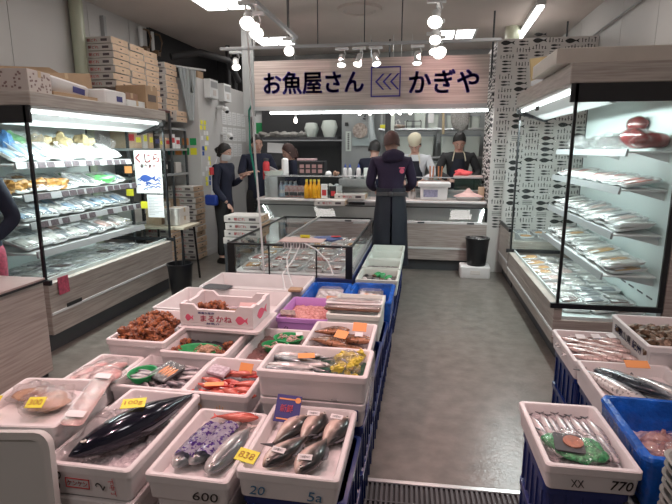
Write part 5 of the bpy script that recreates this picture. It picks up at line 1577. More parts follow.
# ===== second row =====
b = foam_box('white foam box heaped with small red fish and two orange tags', -1.03, -.715, 1.885, 2.27, .56, .115)
text('山', 'orange_mark', M['inkorange'], b, (.03, -.1945, .05), FRONT, w=.03, h=.03)
text('ﾘ〇', 'orange_mark', M['inkorange'], b, (-.08, -.1945, .05), FRONT, w=.05, h=.03)
ice_bed('ice beneath the small red fish', -1.0, -.745, 1.915, 2.24, .47, .505, seed=6)
for i in range(16):
    fish('red', -.995 + .04 + (i % 4) * .058 + U(-.008, .008), 1.96 + (i // 4) * .045 + U(-.008, .008) + (.06 if i // 4 > 2 else 0), .508 + (i % 3) * .008, U(-.35, .35) + (pi if i % 5 == 0 else 0), 'small bright red fish in the red fish heap', 'small red fish', scale=.85)
tagcard('orange price tag standing at the back of the red fish box', -.82, 2.16, .56, .07, .05, 'tagorange', -.15, .9)
tagcard('orange price strip lying on the red fish at the front', -.90, 1.965, .565, .085, .028, 'tagorange', .25, .2, name='price_strip')
t = thing('wrapped_pack', 'white wrapped pack lying on the red fish box at the left', 'pack', (-.945, 2.12, .545), rot=(.1, .1, -.15))
mb = MB(); mb.rloft([(.09, .07, 0, .01), (.1, .08, .012, .01), (.09, .07, .02, .01)]); mb.build('pack_body', mat('mottled', (.62, .55, .60), .3, col2=(.35, .25, .30), vscale=60), t)
for i in range(5):
    mb = MB(); mb.blob((0, 0, 0), (.028, .018, .014), 10, 8, amp=.3, freq=40, seed=i)
    tag(mb.build('mussel', M['findark'], smooth=True, loc=(-.87 + .035 * i, 2.08 + U(-.02, .03), .53)), 'dark shellfish behind the red fish', 'shellfish', 'dark shellfish behind the red fish')

# E: wrapped box with flowers
b = foam_box('raised white foam box of mixed silver fish and a bag of yellow flowers', -.675, -.20, 1.885, 2.185, .69, .125)
for x in (-.07, .10):
    mb = MB(); mb.box(x - .012, x + .012, -.150, -.146, .012, .017); mb.build('grip_notch', M['rail'], b)
b = foam_box('white foam box with a dark blue label supporting the flower and silver fish box', -.665, -.21, 1.895, 2.20, .562, .11)
mb = MB(); mb.box(.2255, .2275, -.12, -.06, .035, .085); mb.build('side_label', M['inknavy'], b)
mb = MB(); mb.box(.14, .20, -.1535, -.151, .035, .085); lab = mb.build('front_label', M['inknavy'], b)
text('鮮', 'label_mark', M['tagyellow'], lab, (.17, -.154, .06), FRONT, w=.025, h=.025)
ice_bed('dark green net lining under the mixed silver fish', -.645, -.23, 1.915, 2.155, .60, .635, seed=7, m='greendark')
for i in range(10):
    fish('mackerel', -.53 + U(-.035, .035), 1.945 + i * .020, .640 + (i % 3) * .008, U(-.15, .15) + (pi if i % 2 else 0), 'slender silver fish in the raised box with the yellow flowers', 'silver fish in the flower box', scale=.78)
tagcard('orange price tag lying on the mixed silver fish', -.49, 2.04, .70, .075, .035, 'tagorange', .25, .25)
t = thing('flower_bag', 'clear bag of small yellow flowers in the corner of the raised silver fish box', 'bag', (-.305, 2.03, .655))
fl = random.Random(3)
for i in range(34):
    mb = MB(); mb.blob((0, 0, 0), (.017, .016, .012), 7, 5, amp=.8, freq=90, seed=i)
    mb.build('flower', mat('flowery', (.75, .62, .08), .6, var=.3, vscale=60) if i == 0 else M['flowery'], t, False, loc=(fl.uniform(-.055, .06), fl.uniform(-.10, .10), fl.uniform(.0, .055)))
mb = MB(); mb.blob((0, 0, .02), (.072, .115, .045), 14, 10, amp=.5, freq=20, seed=4); mb.build('clear_bag', M['bag'], t, True, angle=20)
t = thing('plastic_wrap', 'clear shrink wrap hanging over the aisle side of the raised box', 'wrap', (-.195, 2.03, .60))
mb = MB(); mb.prism([(-.13, .10), (-.12, -.02), (-.05, -.11), (.06, -.10), (.12, -.03), (.13, .10)], 'x', 0, .0015); mb.build('sheet', M['film'], t)

# G, H
foam_box('white foam box of small grey fish with a green basket', -1.42, -1.05, 1.95, 2.33, .525, .11)
ice_bed('ice beneath the small grey fish', -1.39, -1.08, 1.98, 2.30, .44, .475, seed=8)
for i in range(38):
    fish('small', -1.36 + U(0, .25), 2.01 + U(0, .26), .478 + U(0, .02), U(-.9, .9) + (pi if i % 2 else 0), 'small grey fish loose in the box with one green basket', 'small loose grey fish')


def green_basket(label, x, y, z, rx, ry, rz=0):
    t = thing('green_basket', label, 'basket', (x, y, z), rz)
    mb = MB(); n = 24
    prof = [(.7, 0), (.78, .004), (1.0, .034), (1.06, .036), (1.06, .040), (.96, .038), (.74, .008)]
    mb.loft([[(rx * s * cos(2 * pi * k / n), ry * s * sin(2 * pi * k / n), zz) for k in range(n)] for s, zz in prof])
    mb.build('basket_shell', M['green'], t, True)
    return t


green_basket('round green basket of small grey fish beside a black pack', -1.325, 2.085, .497, .065, .075)
for i in range(6): fish('small', -1.325 + U(-.02, .02), 2.045 + i * .016, .51, U(-.2, .2) + pi * (i % 2), 'small grey fish in the round green basket', 'grey fish in the round basket', scale=.95)
t = thing('dark_fish_pack', 'black wrapped pack showing orange roe among the small grey fish', 'fish pack', (-1.215, 2.12, .515), rot=(.15, .1, -.35))
mb = MB(); mb.rloft([(.10, .13, 0, .01), (.115, .15, .018, .012), (.10, .13, .02, .01)]); mb.build('tray', M['black'], t)
for k in range(4):
    mb = MB(); mb.blob((-.02 + k * .02, .0, .022), (.008, .04, .006), 8, 6); mb.build('roe_piece', M['tagorange'], t, True)
mb = MB(); mb.rloft([(.114, .148, .024, .012), (.10, .13, .03, .012)]); mb.build('film', M['film'], t)
foam_box('white foam box overflowing with bags of pink fish on the left of the display', -1.68, -1.425, 1.86, 2.28, .525, .11)
ice_bed('green sheet lining the pink fish bag box', -1.65, -1.455, 1.89, 2.25, .44, .48, seed=9, m='greendark', amp=.002)
pinkm = mat('pinkfish', (.62, .30, .28), .3, col2=(.72, .55, .52), vscale=22, bump=.4, bscale=30, coat=.3)
for i, (x, y, z, a, b_, rz) in enumerate(((-1.61, 2.10, .51, .045, .12, -.2), (-1.53, 2.12, .515, .05, .11, -.3), (-1.49, 2.0, .545, .05, .10, .6), (-1.43, 1.95, .56, .055, .10, -.4), (-1.55, 1.97, .52, .05, .08, .1))):
    t = thing('pink_fish_bag', ['long clear pack of pale pink fish at the left side of the pink bag box', 'clear bag of pink fish at the back of the pink bag box', 'clear bag of pink fish stacked in the middle of the pink bag box', 'clear bag of pink fish spilling toward the tuna box', 'clear bag of pink fish at the front of the pink bag box'][i], 'bag', (x, y, z), rz)
    mb = MB(); mb.blob((0, 0, 0), (a * .85, b_ * .88, .022), 14, 10, amp=.5, freq=24, seed=i); mb.build('fish', pinkm, t, True)
    mb = MB(); mb.blob((0, 0, .004), (a, b_, .03), 14, 10, amp=.6, freq=22, seed=i + 5); mb.build('clear_bag', M['bag'], t, True, angle=20)

# ===== third row =====
b = foam_box('white foam box of brown knobbly shellfish at the left of the display', -1.67, -1.325, 2.30, 2.83, .60, .115)
mb = MB(); mb.box(.06, .12, -.2672, -.2640, .08, .088); mb.build('grip_notch', M['paper'], b)
foam_box('white foam box under the brown shellfish box', -1.66, -1.335, 2.30, 2.82, .483, .115)
ice_bed('ice beneath the brown knobbly shellfish', -1.64, -1.355, 2.33, 2.80, .51, .545, seed=10)
shell = mat('shellbrown', (.42, .15, .06), .5, col2=(.12, .045, .03), vscale=28, bump=1.0, bscale=70)
shell2 = mat('shellorange', (.72, .25, .05), .5, col2=(.30, .09, .04), vscale=28, bump=1.0, bscale=70)
sh = thing('knobbly_shellfish', 's', 'shellfish', (0, 0, -5))
mb = MB(); mb.blob((0, 0, .03), (.045, .038, .032), 16, 12, amp=.9, freq=45, seed=3); mb.build('shell', shell, sh, True, angle=25)
mb = MB()
for k in range(14):
    a = 2.39 * k; e = .3 + .9 * (k / 14)
    d = Vector((cos(a) * cos(e), sin(a) * cos(e), sin(e)))
    p = Vector((d.x * .040, d.y * .034, .03 + d.z * .028))
    mb.tube([tuple(p), tuple(p + d * .014)], .005, 5, r2=.0015)
mb.build('knobs', shell2, sh)
SH = Proto(sh)
for i in range(22):
    j, k = i % 11, i // 11
    SH.put((-1.60 + (j % 3) * .085 + U(-.012, .012), 2.37 + (j // 3) * .09 + U(-.01, .01) + .03 * k, .545 + .032 * k), (U(-.3, .3), U(-.3, .3), U(0, 6)), 'brown and orange knobbly shellfish in the left display box', 'knobbly shellfish')
# K: green tray box
foam_box('white foam box with a green basket and a knobbly crab', -1.345, -.975, 2.275, 2.62, .565, .115)
ice_bed('dark seaweed bedding in the green basket crab box', -1.315, -1.005, 2.305, 2.59, .475, .505, seed=11, m='findark')
green_basket('wide green basket under the knobbly crab', -1.165, 2.385, .508, .115, .07)
cr = thing('crab', 'pale brown crab sitting in the wide green basket', 'crab', (-1.12, 2.385, .53))
mb = MB(); mb.blob((0, 0, .015), (.042, .034, .022), 16, 12, amp=.5, freq=50); mb.build('carapace', mat('crabpale', (.55, .34, .22), .5, var=.5, vscale=60, bump=.8), cr, True, angle=25)
for s in (-1, 1):
    for k in range(4):
        mb = MB(); mb.tube([(s * .03, -.02 + k * .014, .015), (s * .055, -.03 + k * .02, .028), (s * .07, -.035 + k * .024, .005)], .005, 6, r2=.002); mb.build('leg', M['crabpale'], cr, True)
    mb = MB(); mb.tube([(s * .025, -.028, .015), (s * .035, -.05, .02)], .007, 6); mb.blob((s * .028, -.058, .02), (.012, .014, .01), 8, 6); mb.build('claw', M['crabpale'], cr, True)
for i in range(4):
    SH.put((-1.29 + (i % 2) * .25, 2.36 + (i // 2) * .12, .51), (0, 0, U(0, 6)), 'knobbly shellfish beside the wide green basket', 'shellfish beside the wide basket', .7)
# J: printed box with cut-outs on its own lid
o = thing('foam_cover', 'white foam lid carrying the box with pink and red print', 'foam lid', (-1.13, 2.73, .574), -.02)
mb = MB(); mb.rloft([(.46, .34, 0, .03), (.50, .37, .008, .03), (.50, .37, .022, .03), (.44, .32, .028, .03)]); mb.build('lid_shell', M['foam'], o, True)
b = thing('printed_fish_box', 'white foam box with red and pink printed fish lettering and notched rims', 'fish box', (-1.14, 2.715, .603), -.02)
w, d, h, th = .445, .30, .13, .022
mb = MB(); mb.box(-w / 2, w / 2, -d / 2, d / 2, 0, .02, bev=.004)
for s in (-1, 1):
    y = s * (d / 2 - th / 2)
    mb.prism([(-w / 2, .02), (w / 2, .02), (w / 2, h), (w / 2 - .08, h), (w / 2 - .11, h - .03), (-w / 2 + .11, h - .03), (-w / 2 + .08, h), (-w / 2, h)], 'y', y - th / 2, y + th / 2)
    x = s * (w / 2 - th / 2)
    mb.prism([(-d / 2 + th, .02), (d / 2 - th, .02), (d / 2 - th, h), (d / 2 - .07, h), (d / 2 - .09, h - .012), (-d / 2 + .09, h - .012), (-d / 2 + .07, h), (-d / 2 + th, h)], 'x', x - th / 2, x + th / 2)
mb.build('box_shell', M['foam'], b)
text('まるかね', 'red_print', M['inkpink'], b, (0, -d / 2 - .001, .05), FRONT, w=.19, h=.036, bold=.02)
text('厳選水産物', 'blue_print', M['inknavy'], b, (-.06, -d / 2 - .001, .082), FRONT, w=.10, h=.013)
text('鮮魚介', 'blue_print', M['inknavy'], b, (-.02, -d / 2 - .001, .020), FRONT, w=.08, h=.012)
for nm, tr in (('front_fish_print', 0), ('side_fish_print', 1)):
    mb = MB()
    if tr == 0:
        fish_poly(mb, lambda m_, p: m_.prism(p, 'y', -d / 2 - .002, -d / 2), .155, .05, .075, .05)
        fish_poly(mb, lambda m_, p: m_.prism(p, 'y', -d / 2 - .002, -d / 2), -.165, .05, .05, .04)
    else:
        fish_poly(mb, lambda m_, p: m_.prism(p, 'x', w / 2, w / 2 + .002), .0, .06, .16, .06)
    mb.build(nm, M['inkpink'], b)
for i, (x, y) in enumerate(((-1.27, 2.68), (-1.22, 2.73), (-1.17, 2.70))):
    SH.put((x, y, .655 - .015), (0, .2, i), ['brown knobbly shellfish at the left of the printed box', 'brown knobbly shellfish at the back of the printed box', 'brown knobbly shellfish in the middle of the printed box'][i], None, 1.05)
ice_bed('ice filling the printed foam box', -1.335, -.945, 2.59, 2.84, .624, .645, seed=12, amp=.004)
t = thing('dark_fish_piece', 'dark brown flat fish piece at the right of the printed box', 'fish', (-1.04, 2.68, .655), .1)
mb = MB(); mb.blob((0, 0, .012), (.085, .035, .014), 12, 8, amp=.5, freq=25); mb.build('piece', M['f_brown'], t, True)
t = thing('paper_slip', 'pale pink slip standing behind the dark fish piece in the printed box', 'paper slip', (-1.03, 2.77, .655), rot=(.9, 0, .1))
mb = MB(); mb.box(-.05, .05, 0, .04, 0, .003); mb.build('slip', mat('slipink', (.75, .55, .53), .6), t)

# Q, R
foam_box('white foam box with two green baskets of tiny shrimp', -.96, -.61, 2.30, 2.83, .52, .105)
ice_bed('small shells bedding around the two green baskets', -.93, -.64, 2.33, 2.80, .44, .475, seed=13, m='f_pinkbrown', amp=.01)
green_basket('rear green basket of tiny shrimp', -.755, 2.70, .48, .085, .075)
green_basket('front green basket of tiny shrimp with a wavy rim', -.80, 2.58, .48, .075, .06)
tiny = thing('small_shrimp', 's', 'shrimp', (0, 0, -5))
mb = MB(); mb.tube([(.014 * cos(a), .014 * sin(a), .005) for a in (0, .6, 1.2, 1.8, 2.4, 3.0)], .0055, 6, r2=.003); mb.build('shrimp_body', mat('shrimppink', (.62, .40, .36), .3, coat=.4), tiny, True)
mb = MB(); mb.prism([(-.014, 0), (-.022, -.006), (-.006, -.008)], 'z', .004, .006); mb.build('tail_fan', M['finpale'], tiny)
TS = Proto(tiny)
for i in range(34):
    bx, by = ((-.755, 2.70), (-.80, 2.58))[i % 2]
    TS.put((bx + U(-.05, .05), by + U(-.035, .035), .500 + U(0, .014)), (U(-.4, .4), U(-.4, .4), U(0, 6)), 'tiny pale shrimp in one of the two green baskets', 'tiny shrimp in the green baskets')
tagcard('small white slip in the rear green basket', -.70, 2.74, .527, .04, .03, 'paper', .3, .3, name='paper_slip', cat='paper slip')
foam_box('white foam box of brown rockfish with two orange tags beside the aisle', -.62, -.245, 2.44, 2.87, .57, .115)
ice_bed('ice beneath the brown rockfish', -.59, -.275, 2.47, 2.84, .48, .51, seed=14)
for i in range(11):
    fish('brown', -.50 + (i % 2) * .13 + U(-.015, .015), 2.50 + (i // 2) * .055, .513 + (i % 3) * .012, U(-.3, .3) + (pi if i % 3 == 0 else 0), 'brown mottled rockfish in the box with two orange tags', 'brown rockfish')
tagcard('orange price tag at the back of the rockfish box', -.335, 2.72, .60, .08, .055, 'tagorange', -.05, .8)
tagcard('orange price tag slanting in the middle of the rockfish box', -.42, 2.585, .60, .075, .055, 'tagorange', -.35, .5)
tagcard('white slip behind the slanting orange tag', -.33, 2.64, .585, .045, .03, 'paper', 0, .5, name='paper_slip', cat='paper slip')

# ===== fourth row =====
b = foam_box('purple plastic tub of pink shrimp', -.905, -.565, 2.93, 3.40, .555, .12, m='purple', name='plastic_tub', t=.012, cat='tub')
text('ク', 'marker_sign', M['inkblack'], b, (-.10, -.2365, .05), FRONT, w=.03, h=.035)
ice_bed('heap of tiny pink shrimp in the purple tub', -.88, -.59, 2.96, 3.37, .46, .50, seed=15, m='shrimpheap' if 'shrimpheap' in M else (mat('shrimpheap', (.80, .42, .38), .35, col2=(.45, .13, .11), vscale=60, bump=1, bscale=120), 'shrimpheap')[1], amp=.006, mound=.02)
o = [x for x in COL.objects if x.name.startswith('crushed_ice') and 'pink shrimp' in x.get('label', '')][0]
o.name = 'shrimp_heap'; o['category'] = 'shrimp'
t = thing('shrimp_pack', 'flat clear pack resting at the left front of the purple tub', 'pack', (-.85, 3.03, .545), rot=(0, .1, .3))
mb = MB(); mb.rloft([(.09, .09, 0, .01), (.10, .10, .012, .01), (.09, .09, .016, .01)]); mb.build('pack_body', mat('packbrown', (.42, .30, .27), .25, var=.5, vscale=60), t)
tagcard('orange price tag standing on the back rim of the purple tub', -.60, 3.27, .585, .075, .05, 'tagorange', 0, 1.0)
b = foam_box('tall white tub with long pale fish packs lying across its top', -.575, -.235, 2.92, 3.39, .60, .19, m='foam_grey')
ice_bed('pale lining under the long fish packs', -.55, -.26, 2.95, 3.36, .45, .56, seed=16, m='foam', amp=.003)
for i, (y, z, c) in enumerate(((3.02, .603, 0), (3.08, .625, 1), (3.16, .605, 1))):
    t = thing('long_fish_pack', ['long dark-edged fish pack at the front of the tall white tub', 'long pale fish pack on top of the tall white tub', 'long pale fish pack behind the other two on the tall white tub'][i], 'fish pack', (-.42, y, z), rot=(0, 0, U(-.05, .05)))
    mb = MB(); mb.rloft([(.34, .07, 0, .01), (.36, .09, .012, .012), (.35, .08, .014, .01)]); mb.build('tray', [M['finbrown'], M['paper'], M['paper']][i], t)
    mb = MB(); mb.blob((0, 0, .018), (.16, .03, .009), 14, 6, amp=.3, freq=20); mb.build('fish', M['f_long'], t, True)
    mb = MB(); mb.rloft([(.355, .088, .022, .012), (.34, .07, .028, .012)]); mb.build('film', M['film'], t)
for i in range(3):
    mb = MB(); mb.blob((0, 0, 0), (.012, .02, .012), 8, 6)
    tag(mb.build('red_clam', M['inkred'], smooth=True, loc=(-.50 + i * .03, 3.27, .59)), 'small red shellfish piece at the back of the tall white tub', 'shellfish', 'red pieces in the white tub')
# large empty boxes with hose
b = foam_box('large empty white foam box with a dark pack on its rim', -1.80, -.95, 3.0, 3.53, .55, .14)
b = foam_box('farthest large empty white foam box below the glass island', -1.72, -.88, 3.56, 4.03, .55, .14)
mb = MB(); mb.rloft([(.20, .10, 0, .02), (.22, .12, .008, .02), (.2, .1, .014, .02)]); tag(mb.build('dark_pack', M['darkgrey'], loc=(-1.55, 3.54, .552), rot=(0, 0, -.1)), 'flat dark pack lying across the rims of the two large empty boxes', 'pack')
mb = MB(); mb.tube([(-1.15 + .1 * cos(a), 3.72 + .07 * sin(a), .45 + .05 * sin(a * 2)) for a in [2 * pi * k / 16 for k in range(15)]], .012, 8)
tag(mb.build('coiled_hose', M['whitemetal'], smooth=True), 'coil of white hose in the farthest large empty foam box', 'hose')
mb = MB(); mb.box(-.05, .05, -.04, .04, 0, .02, bev=.005); tag(mb.build('sponge_block', M['cardboard'], loc=(-.93, 3.55, .553)), 'small beige block on the corner of the large empty box beside the blue crate', 'block')

# O, P: blue film-lined crates
def lined(label, x0, x1, y0, y1, zr, h, rz=0):
    w, d = x1 - x0, y1 - y0
    o = thing('lined_crate', label, 'crate', ((x0 + x1) / 2, (y0 + y1) / 2, zr - h), rz)
    mb = MB()
    rng_ = random.Random(int(x0 * 100))
    mb.rloft([(w - .04, d - .04, 0, .02), (w - .02, d - .02, .01, .02), (w, d, h - .03, .03), (w + .01, d + .01, h - .01, .03), (w, d, h, .03), (w - .05, d - .05, h, .02), (w - .06, d - .06, h - .01, .02), (w - .09, d - .09, .03, .02)], n=5)
    for v in mb.bm.verts:
        v.co += Vector((noise.noise(v.co * 21), noise.noise(v.co * 23 + Vector((5, 5, 5))), noise.noise(v.co * 19 + Vector((9, 0, 0))) * .7)) * .008
    mb.build('film_lined_shell', M['bluefilm'], o, True)
    return o


lined('blue film-lined crate with a pale pack, farther from the aisle', -.87, -.545, 3.45, 3.93, .53, .15)
lined('blue film-lined crate with an orange-tinted pack beside the aisle', -.54, -.20, 3.44, 3.96, .53, .20)
for i, (x, y) in enumerate(((-.70, 3.70), (-.38, 3.70))):
    ice_bed(['whitish shell pieces in the left blue lined crate', 'whitish shell pieces in the aisle-side blue lined crate'][i], x - .11, x + .11, y - .17, y + .17, .38 if i else .41, .46, seed=17 + i, m='mottled')
    t = thing('shell_pack', ['clear topped grey pack in the left blue lined crate', 'clear topped pack with orange pieces in the aisle-side blue lined crate'][i], 'fish pack', (x, y + .02, .468), rot=(.1, 0, .05))
    mb = MB(); mb.rloft([(.17, .20, 0, .01), (.20, .23, .02, .012), (.18, .21, .022, .01)]); mb.build('tray', M['darkgrey'] if i else M['boxside'], t)
    for k in range(5):
        mb = MB(); mb.blob((-.06 + .03 * k, U(-.05, .05), .025), (.022, .03, .012), 9, 6, amp=.5, freq=40, seed=k); mb.build('shell_piece', M['tagorange'] if (i and k % 2) else M['paper'], t, True)
    mb = MB(); mb.rloft([(.198, .228, .03, .012), (.16, .2, .05, .02)]); mb.build('clear_top', M['bag'], t)
# S: four pale green boxes
for i, (y0, y1, zr) in enumerate(((4.18, 4.60, .50), (4.62, 5.0, .505), (5.02, 5.40, .505), (5.42, 5.80, .505))):
    foam_box(['pale box with green pieces, nearest of the four beside the island', 'pale box with a green tray, second of the four beside the island', 'pale box nearly empty, third of the four beside the island', 'pale box farthest of the four beside the island'][i], -.56, -.19, y0, y1, zr, .14, m='foam_grey')
    ice_bed(['dark wet bedding in the nearest pale box beside the island', 'pale bedding in the second pale box beside the island', 'pale bedding in the third pale box beside the island', 'pale bedding in the farthest pale box beside the island'][i], -.535, -.215, y0 + .025, y1 - .025, .39, .44, seed=20 + i, m='silverbed' if 'silverbed' in M else (mat('silverbed', (.30, .28, .27), .3, col2=(.07, .07, .07), vscale=30, bump=.5), 'silverbed')[1]) if i < 2 else ice_bed(['', '', 'pale ice in the third pale box beside the island', 'pale ice in the farthest pale box beside the island'][i], -.535, -.215, y0 + .025, y1 - .025, .39, .44, seed=20 + i, m='foam_grey', amp=.003)
for i in range(7):
    mb = MB(); mb.blob((0, 0, 0), (.045, .03, .014), 9, 6, amp=.7, freq=25, seed=i)
    tag(mb.build('green_leaf', M['green'], smooth=True, loc=(-.36 + U(-.06, .08), 4.46 + i * .05, .458), rot=(U(-.3, .3), U(-.3, .3), U(0, 3))), 'bright green plastic leaf strewn over the two nearest pale boxes', 'leaf', 'green leaves beside the island')
for i in range(12):
    mb = MB(); mb.blob((0, 0, 0), (.022, .016, .012), 8, 6, amp=.4, freq=40, seed=i)
    c = ['finbrown', 'foam', 'findark'][i % 3]
    tag(mb.build('small_shell', M[c], smooth=True, loc=(-.50 + (i % 4) * .075, 4.28 + (i // 4) * .12, .452)), 'small %s shell in the two nearest pale boxes beside the island' % ['brown', 'white', 'black'][i % 3], 'shell', '%s shells beside the island' % ['brown', 'white', 'black'][i % 3])

# supports: blue crates under the aisle-side lane, plain foam boxes under the rest
yy = 1.44
ci = 0
for (a, b_, zt) in ((1.43, 1.85, .453), (1.91, 2.36, .45), (2.40, 2.90, .453), (2.94, 3.40, .408), (3.46, 3.94, .328), (4.20, 4.62, .358), (4.64, 5.2, .36), (5.22, 5.78, .36)):
    h2 = zt / 2
    for q in range(2):
        crate('%s blue crate in the aisle-side row, under the %s' % (['lower', 'upper'][q], ['five dark-backed fish', 'flower and silver fish box', 'brown rockfish', 'long fish packs', 'aisle-side lined crate', 'nearest pale box', 'second and third pale boxes', 'farthest pale box'][ci]), -.575, -.215, a, b_, q * h2, (q + 1) * h2 - .002)
    ci += 1
for i, (x0, x1, y0, y1, zt) in enumerate(((-.88, -.61, 1.40, 1.80, .428), (-1.24, -.94, 1.35, 1.86, .311), (-1.62, -1.28, 1.39, 1.75, .264), (-1.02, -.72, 1.92, 2.26, .443), (-1.41, -1.06, 1.98, 2.26, .413), (-1.67, -1.43, 1.88, 2.26, .413),
                                      (-1.65, -1.35, 2.32, 2.80, .366), (-1.33, -.99, 2.29, 2.60, .448), (-1.32, -.98, 2.62, 2.92, .571), (-.95, -.63, 2.32, 2.81, .413), (-.89, -.585, 2.95, 3.38, .433), (-1.76, -1.38, 3.03, 3.5, .408), (-1.34, -.97, 3.03, 3.5, .408),
                                      (-1.70, -1.32, 3.58, 4.0, .408), (-1.28, -.90, 3.58, 4.0, .408), (-.86, -.60, 3.48, 3.92, .378))):
    n = 3
    for q in range(n):
        hq = zt / n
        foam_box('plain white foam box hidden under the display', x0, x1, y0, y1, (q + 1) * hq - .001, hq - .002, grp='plain foam boxes hidden under the display', lip=False)

# ===== right-hand group =====
b = foam_box('white foam box of small silver fish marked 770, nearest on the right of the aisle', .435, .745, 1.62, 2.07, .555, .10, rz=.03)
text('770', 'handwriting', M['inkblack'], b, (.09, -.2265, .045), FRONT, w=.07, h=.034, shear=.2, bold=.01)
text('XX', 'handwriting', M['inkblack'], b, (-.05, -.2265, .040), FRONT, w=.045, h=.028, shear=-.2)
ice_bed('ice beneath the small silver fish in the box marked 770', .465, .715, 1.65, 2.04, .478, .508, seed=30)
for i in range(8): fish('sardine', .485 + i * .030, 1.93 - abs(i - 3) * .003, .508 + (i % 2) * .008, -HP + U(-.12, .12) + .15, 'small silver fish in the back row of the box marked 770', 'silver fish in the back row', scale=.98)
for i in range(7): fish('sardine', .50 + i * .032, 1.80, .518 + (i % 2) * .008, -HP + U(-.1, .1) + .2, 'small silver fish in the front row of the box marked 770', 'silver fish in the front row', scale=.95)
t = thing('netted_pack', 'pack of fish in green netting with a reddish round label in the box marked 770', 'pack', (.575, 1.75, .54), rot=(.1, 0, -.1))
mb = MB(); mb.blob((0, 0, .008), (.105, .075, .024), 18, 10, amp=.5, freq=18, seed=2); mb.build('green_net', mat('netgreen', (.10, .50, .20), .35, col2=(.02, .16, .06), vscale=90, bump=.6), t, True, angle=25)
mb = MB(); mb.rloft([(.10, .10, .028, .01), (.10, .10, .034, .01)], cx=-.03, cy=-.01); mb.build('pack_tray', M['darkgrey'], t)
mb = MB(); mb.cyl(-.015, -.005, .034, .038, .034, n=20); mb.build('round_label', mat('labelred', (.50, .20, .12), .5, var=.3, vscale=60), t)
mb = MB(); mb.blob((0, 0, .014), (.112, .082, .032), 16, 10, amp=.6, freq=25, seed=6); mb.build('clear_bag', M['film'], t, True, angle=20)
# U
foam_box('white foam box of pinkish brown fish in front of the right case', .80, 1.17, 2.60, 3.08, .53, .11)
ice_bed('ice beneath the pinkish brown fish', .83, 1.14, 2.63, 3.05, .45, .48, seed=31)
for i in range(12):
    fish('pinkbrown', .90 + (i % 3) * .08 + U(-.01, .01), 2.74 + (i // 3) * .075 + U(-.01, .01), .482 + (i % 3) * .012, U(-.7, -.2), 'pinkish brown mottled fish in front of the right case', 'pinkish brown fish', scale=.85)
for i in range(3): tagcard('small white slip on the pinkish brown fish', .92 + i * .09, 2.93 + i * .02, .545, .05, .04, 'paper', .2 * i, .3, name='paper_slip', cat='paper slip')['group'] = 'white slips on the pinkish brown fish'
# V
b = foam_box('white foam box with dark blue writing on its side filled with oysters', 1.125, 1.62, 2.57, 3.08, .645, .16)
text('和歌山県 紀州', 'blue_print', M['inknavy'], b, (-.247, .0, .105), TO_XM, w=.36, h=.045, bold=.02)
ice_bed('ice beneath the oysters', 1.155, 1.59, 2.60, 3.05, .52, .585, seed=32)
oy = thing('oyster', 'o', 'oyster', (0, 0, -5))
mb = MB(); mb.blob((0, 0, .018), (.055, .036, .018), 16, 10, amp=1.0, freq=35, seed=8); mb.build('lower_shell', mat('oyster', (.20, .12, .07), .5, col2=(.06, .035, .02), vscale=40, bump=1, bscale=60), oy, True, angle=25)
mb = MB(); mb.blob((.008, 0, .030), (.040, .024, .010), 14, 8, amp=.9, freq=35, seed=9); mb.build('upper_shell', mat('oyster2', (.42, .28, .20), .45, col2=(.14, .08, .05), vscale=30, bump=1, bscale=60), oy, True, angle=25)
OY = Proto(oy)
for i in range(30):
    j, k = i % 20, i // 20
    OY.put((1.21 + (j % 5) * .085 + U(-.015, .015), 2.66 + (j // 5) * .095 + U(-.01, .01), .588 + k * .03), (U(-.3, .3), U(-.3, .3), U(0, 6)), 'rough dark oyster in the box with blue side writing', 'oysters', 1.1)
# W
foam_box('white foam box of three large spotted salmon with an orange tag', .80, 1.23, 2.14, 2.585, .545, .12)
ice_bed('ice beneath the three large salmon', .83, 1.20, 2.17, 2.555, .455, .49, seed=33, m='foam', amp=.004)
fish('salmon', .905, 2.345, .49, radians(-62), 'large salmon at the aisle side of the salmon box', scale=.85)
fish('salmon', 1.0, 2.355, .50, radians(128), 'large salmon with its dark tail raised, in the middle of the salmon box', scale=.92, tilt=.06)
fish('salmon', 1.12, 2.34, .49, radians(-58), 'large salmon at the far side of the salmon box under the orange tag', scale=.8)
tagcard('orange price tag at the back of the salmon box', 1.055, 2.50, .575, .11, .045, 'tagorange', .05, .5)
foam_box('white foam box at the right edge beyond the salmon', 1.24, 1.65, 2.16, 2.55, .60, .14)
# Y
lined('large blue film-lined crate of reddish fish bags at the near right', .765, 1.22, 1.66, 2.12, .585, .20)
ice_bed('dark ice in the large blue lined crate', .81, 1.175, 1.70, 2.08, .42, .455, seed=34, m='mottled')
rf = mat('redbag', (.30, .09, .07), .2, col2=(.55, .35, .32), vscale=24, bump=1, bscale=30, coat=.7)
for i in range(6):
    t = thing('red_fish_bag', 'clear bag of dark reddish fish in the large blue lined crate', 'bag', (.88 + (i % 2) * .10 + .04 * (i // 2), 1.80 + (i // 2) * .09, .475), U(-.5, .5), 'reddish fish bags')
    mb = MB(); mb.blob((0, 0, 0), (.06, .05, .025), 14, 10, amp=.7, freq=24, seed=i); mb.tube([(0, 0, .01), (.005, .01, .045)], .016, 8, r2=.006); mb.build('fish', rf, t, True, angle=30)
    mb = MB(); mb.blob((0, 0, .004), (.068, .057, .034), 14, 10, amp=.7, freq=24, seed=i + 3); mb.build('clear_bag', M['film'], t, True, angle=20)
mb = MB(); mb.lathe([(.018, 0), (.012, .035), (.003, .065)], n=10); tag(mb.build('white_cone', M['foam'], smooth=True, loc=(.99, 1.72, .50)), 'small white cone tip standing in the blue lined crate', 'cone')
foam_box('white foam box under the large blue lined crate', .75, 1.2, 1.66, 2.10, .383, .12)
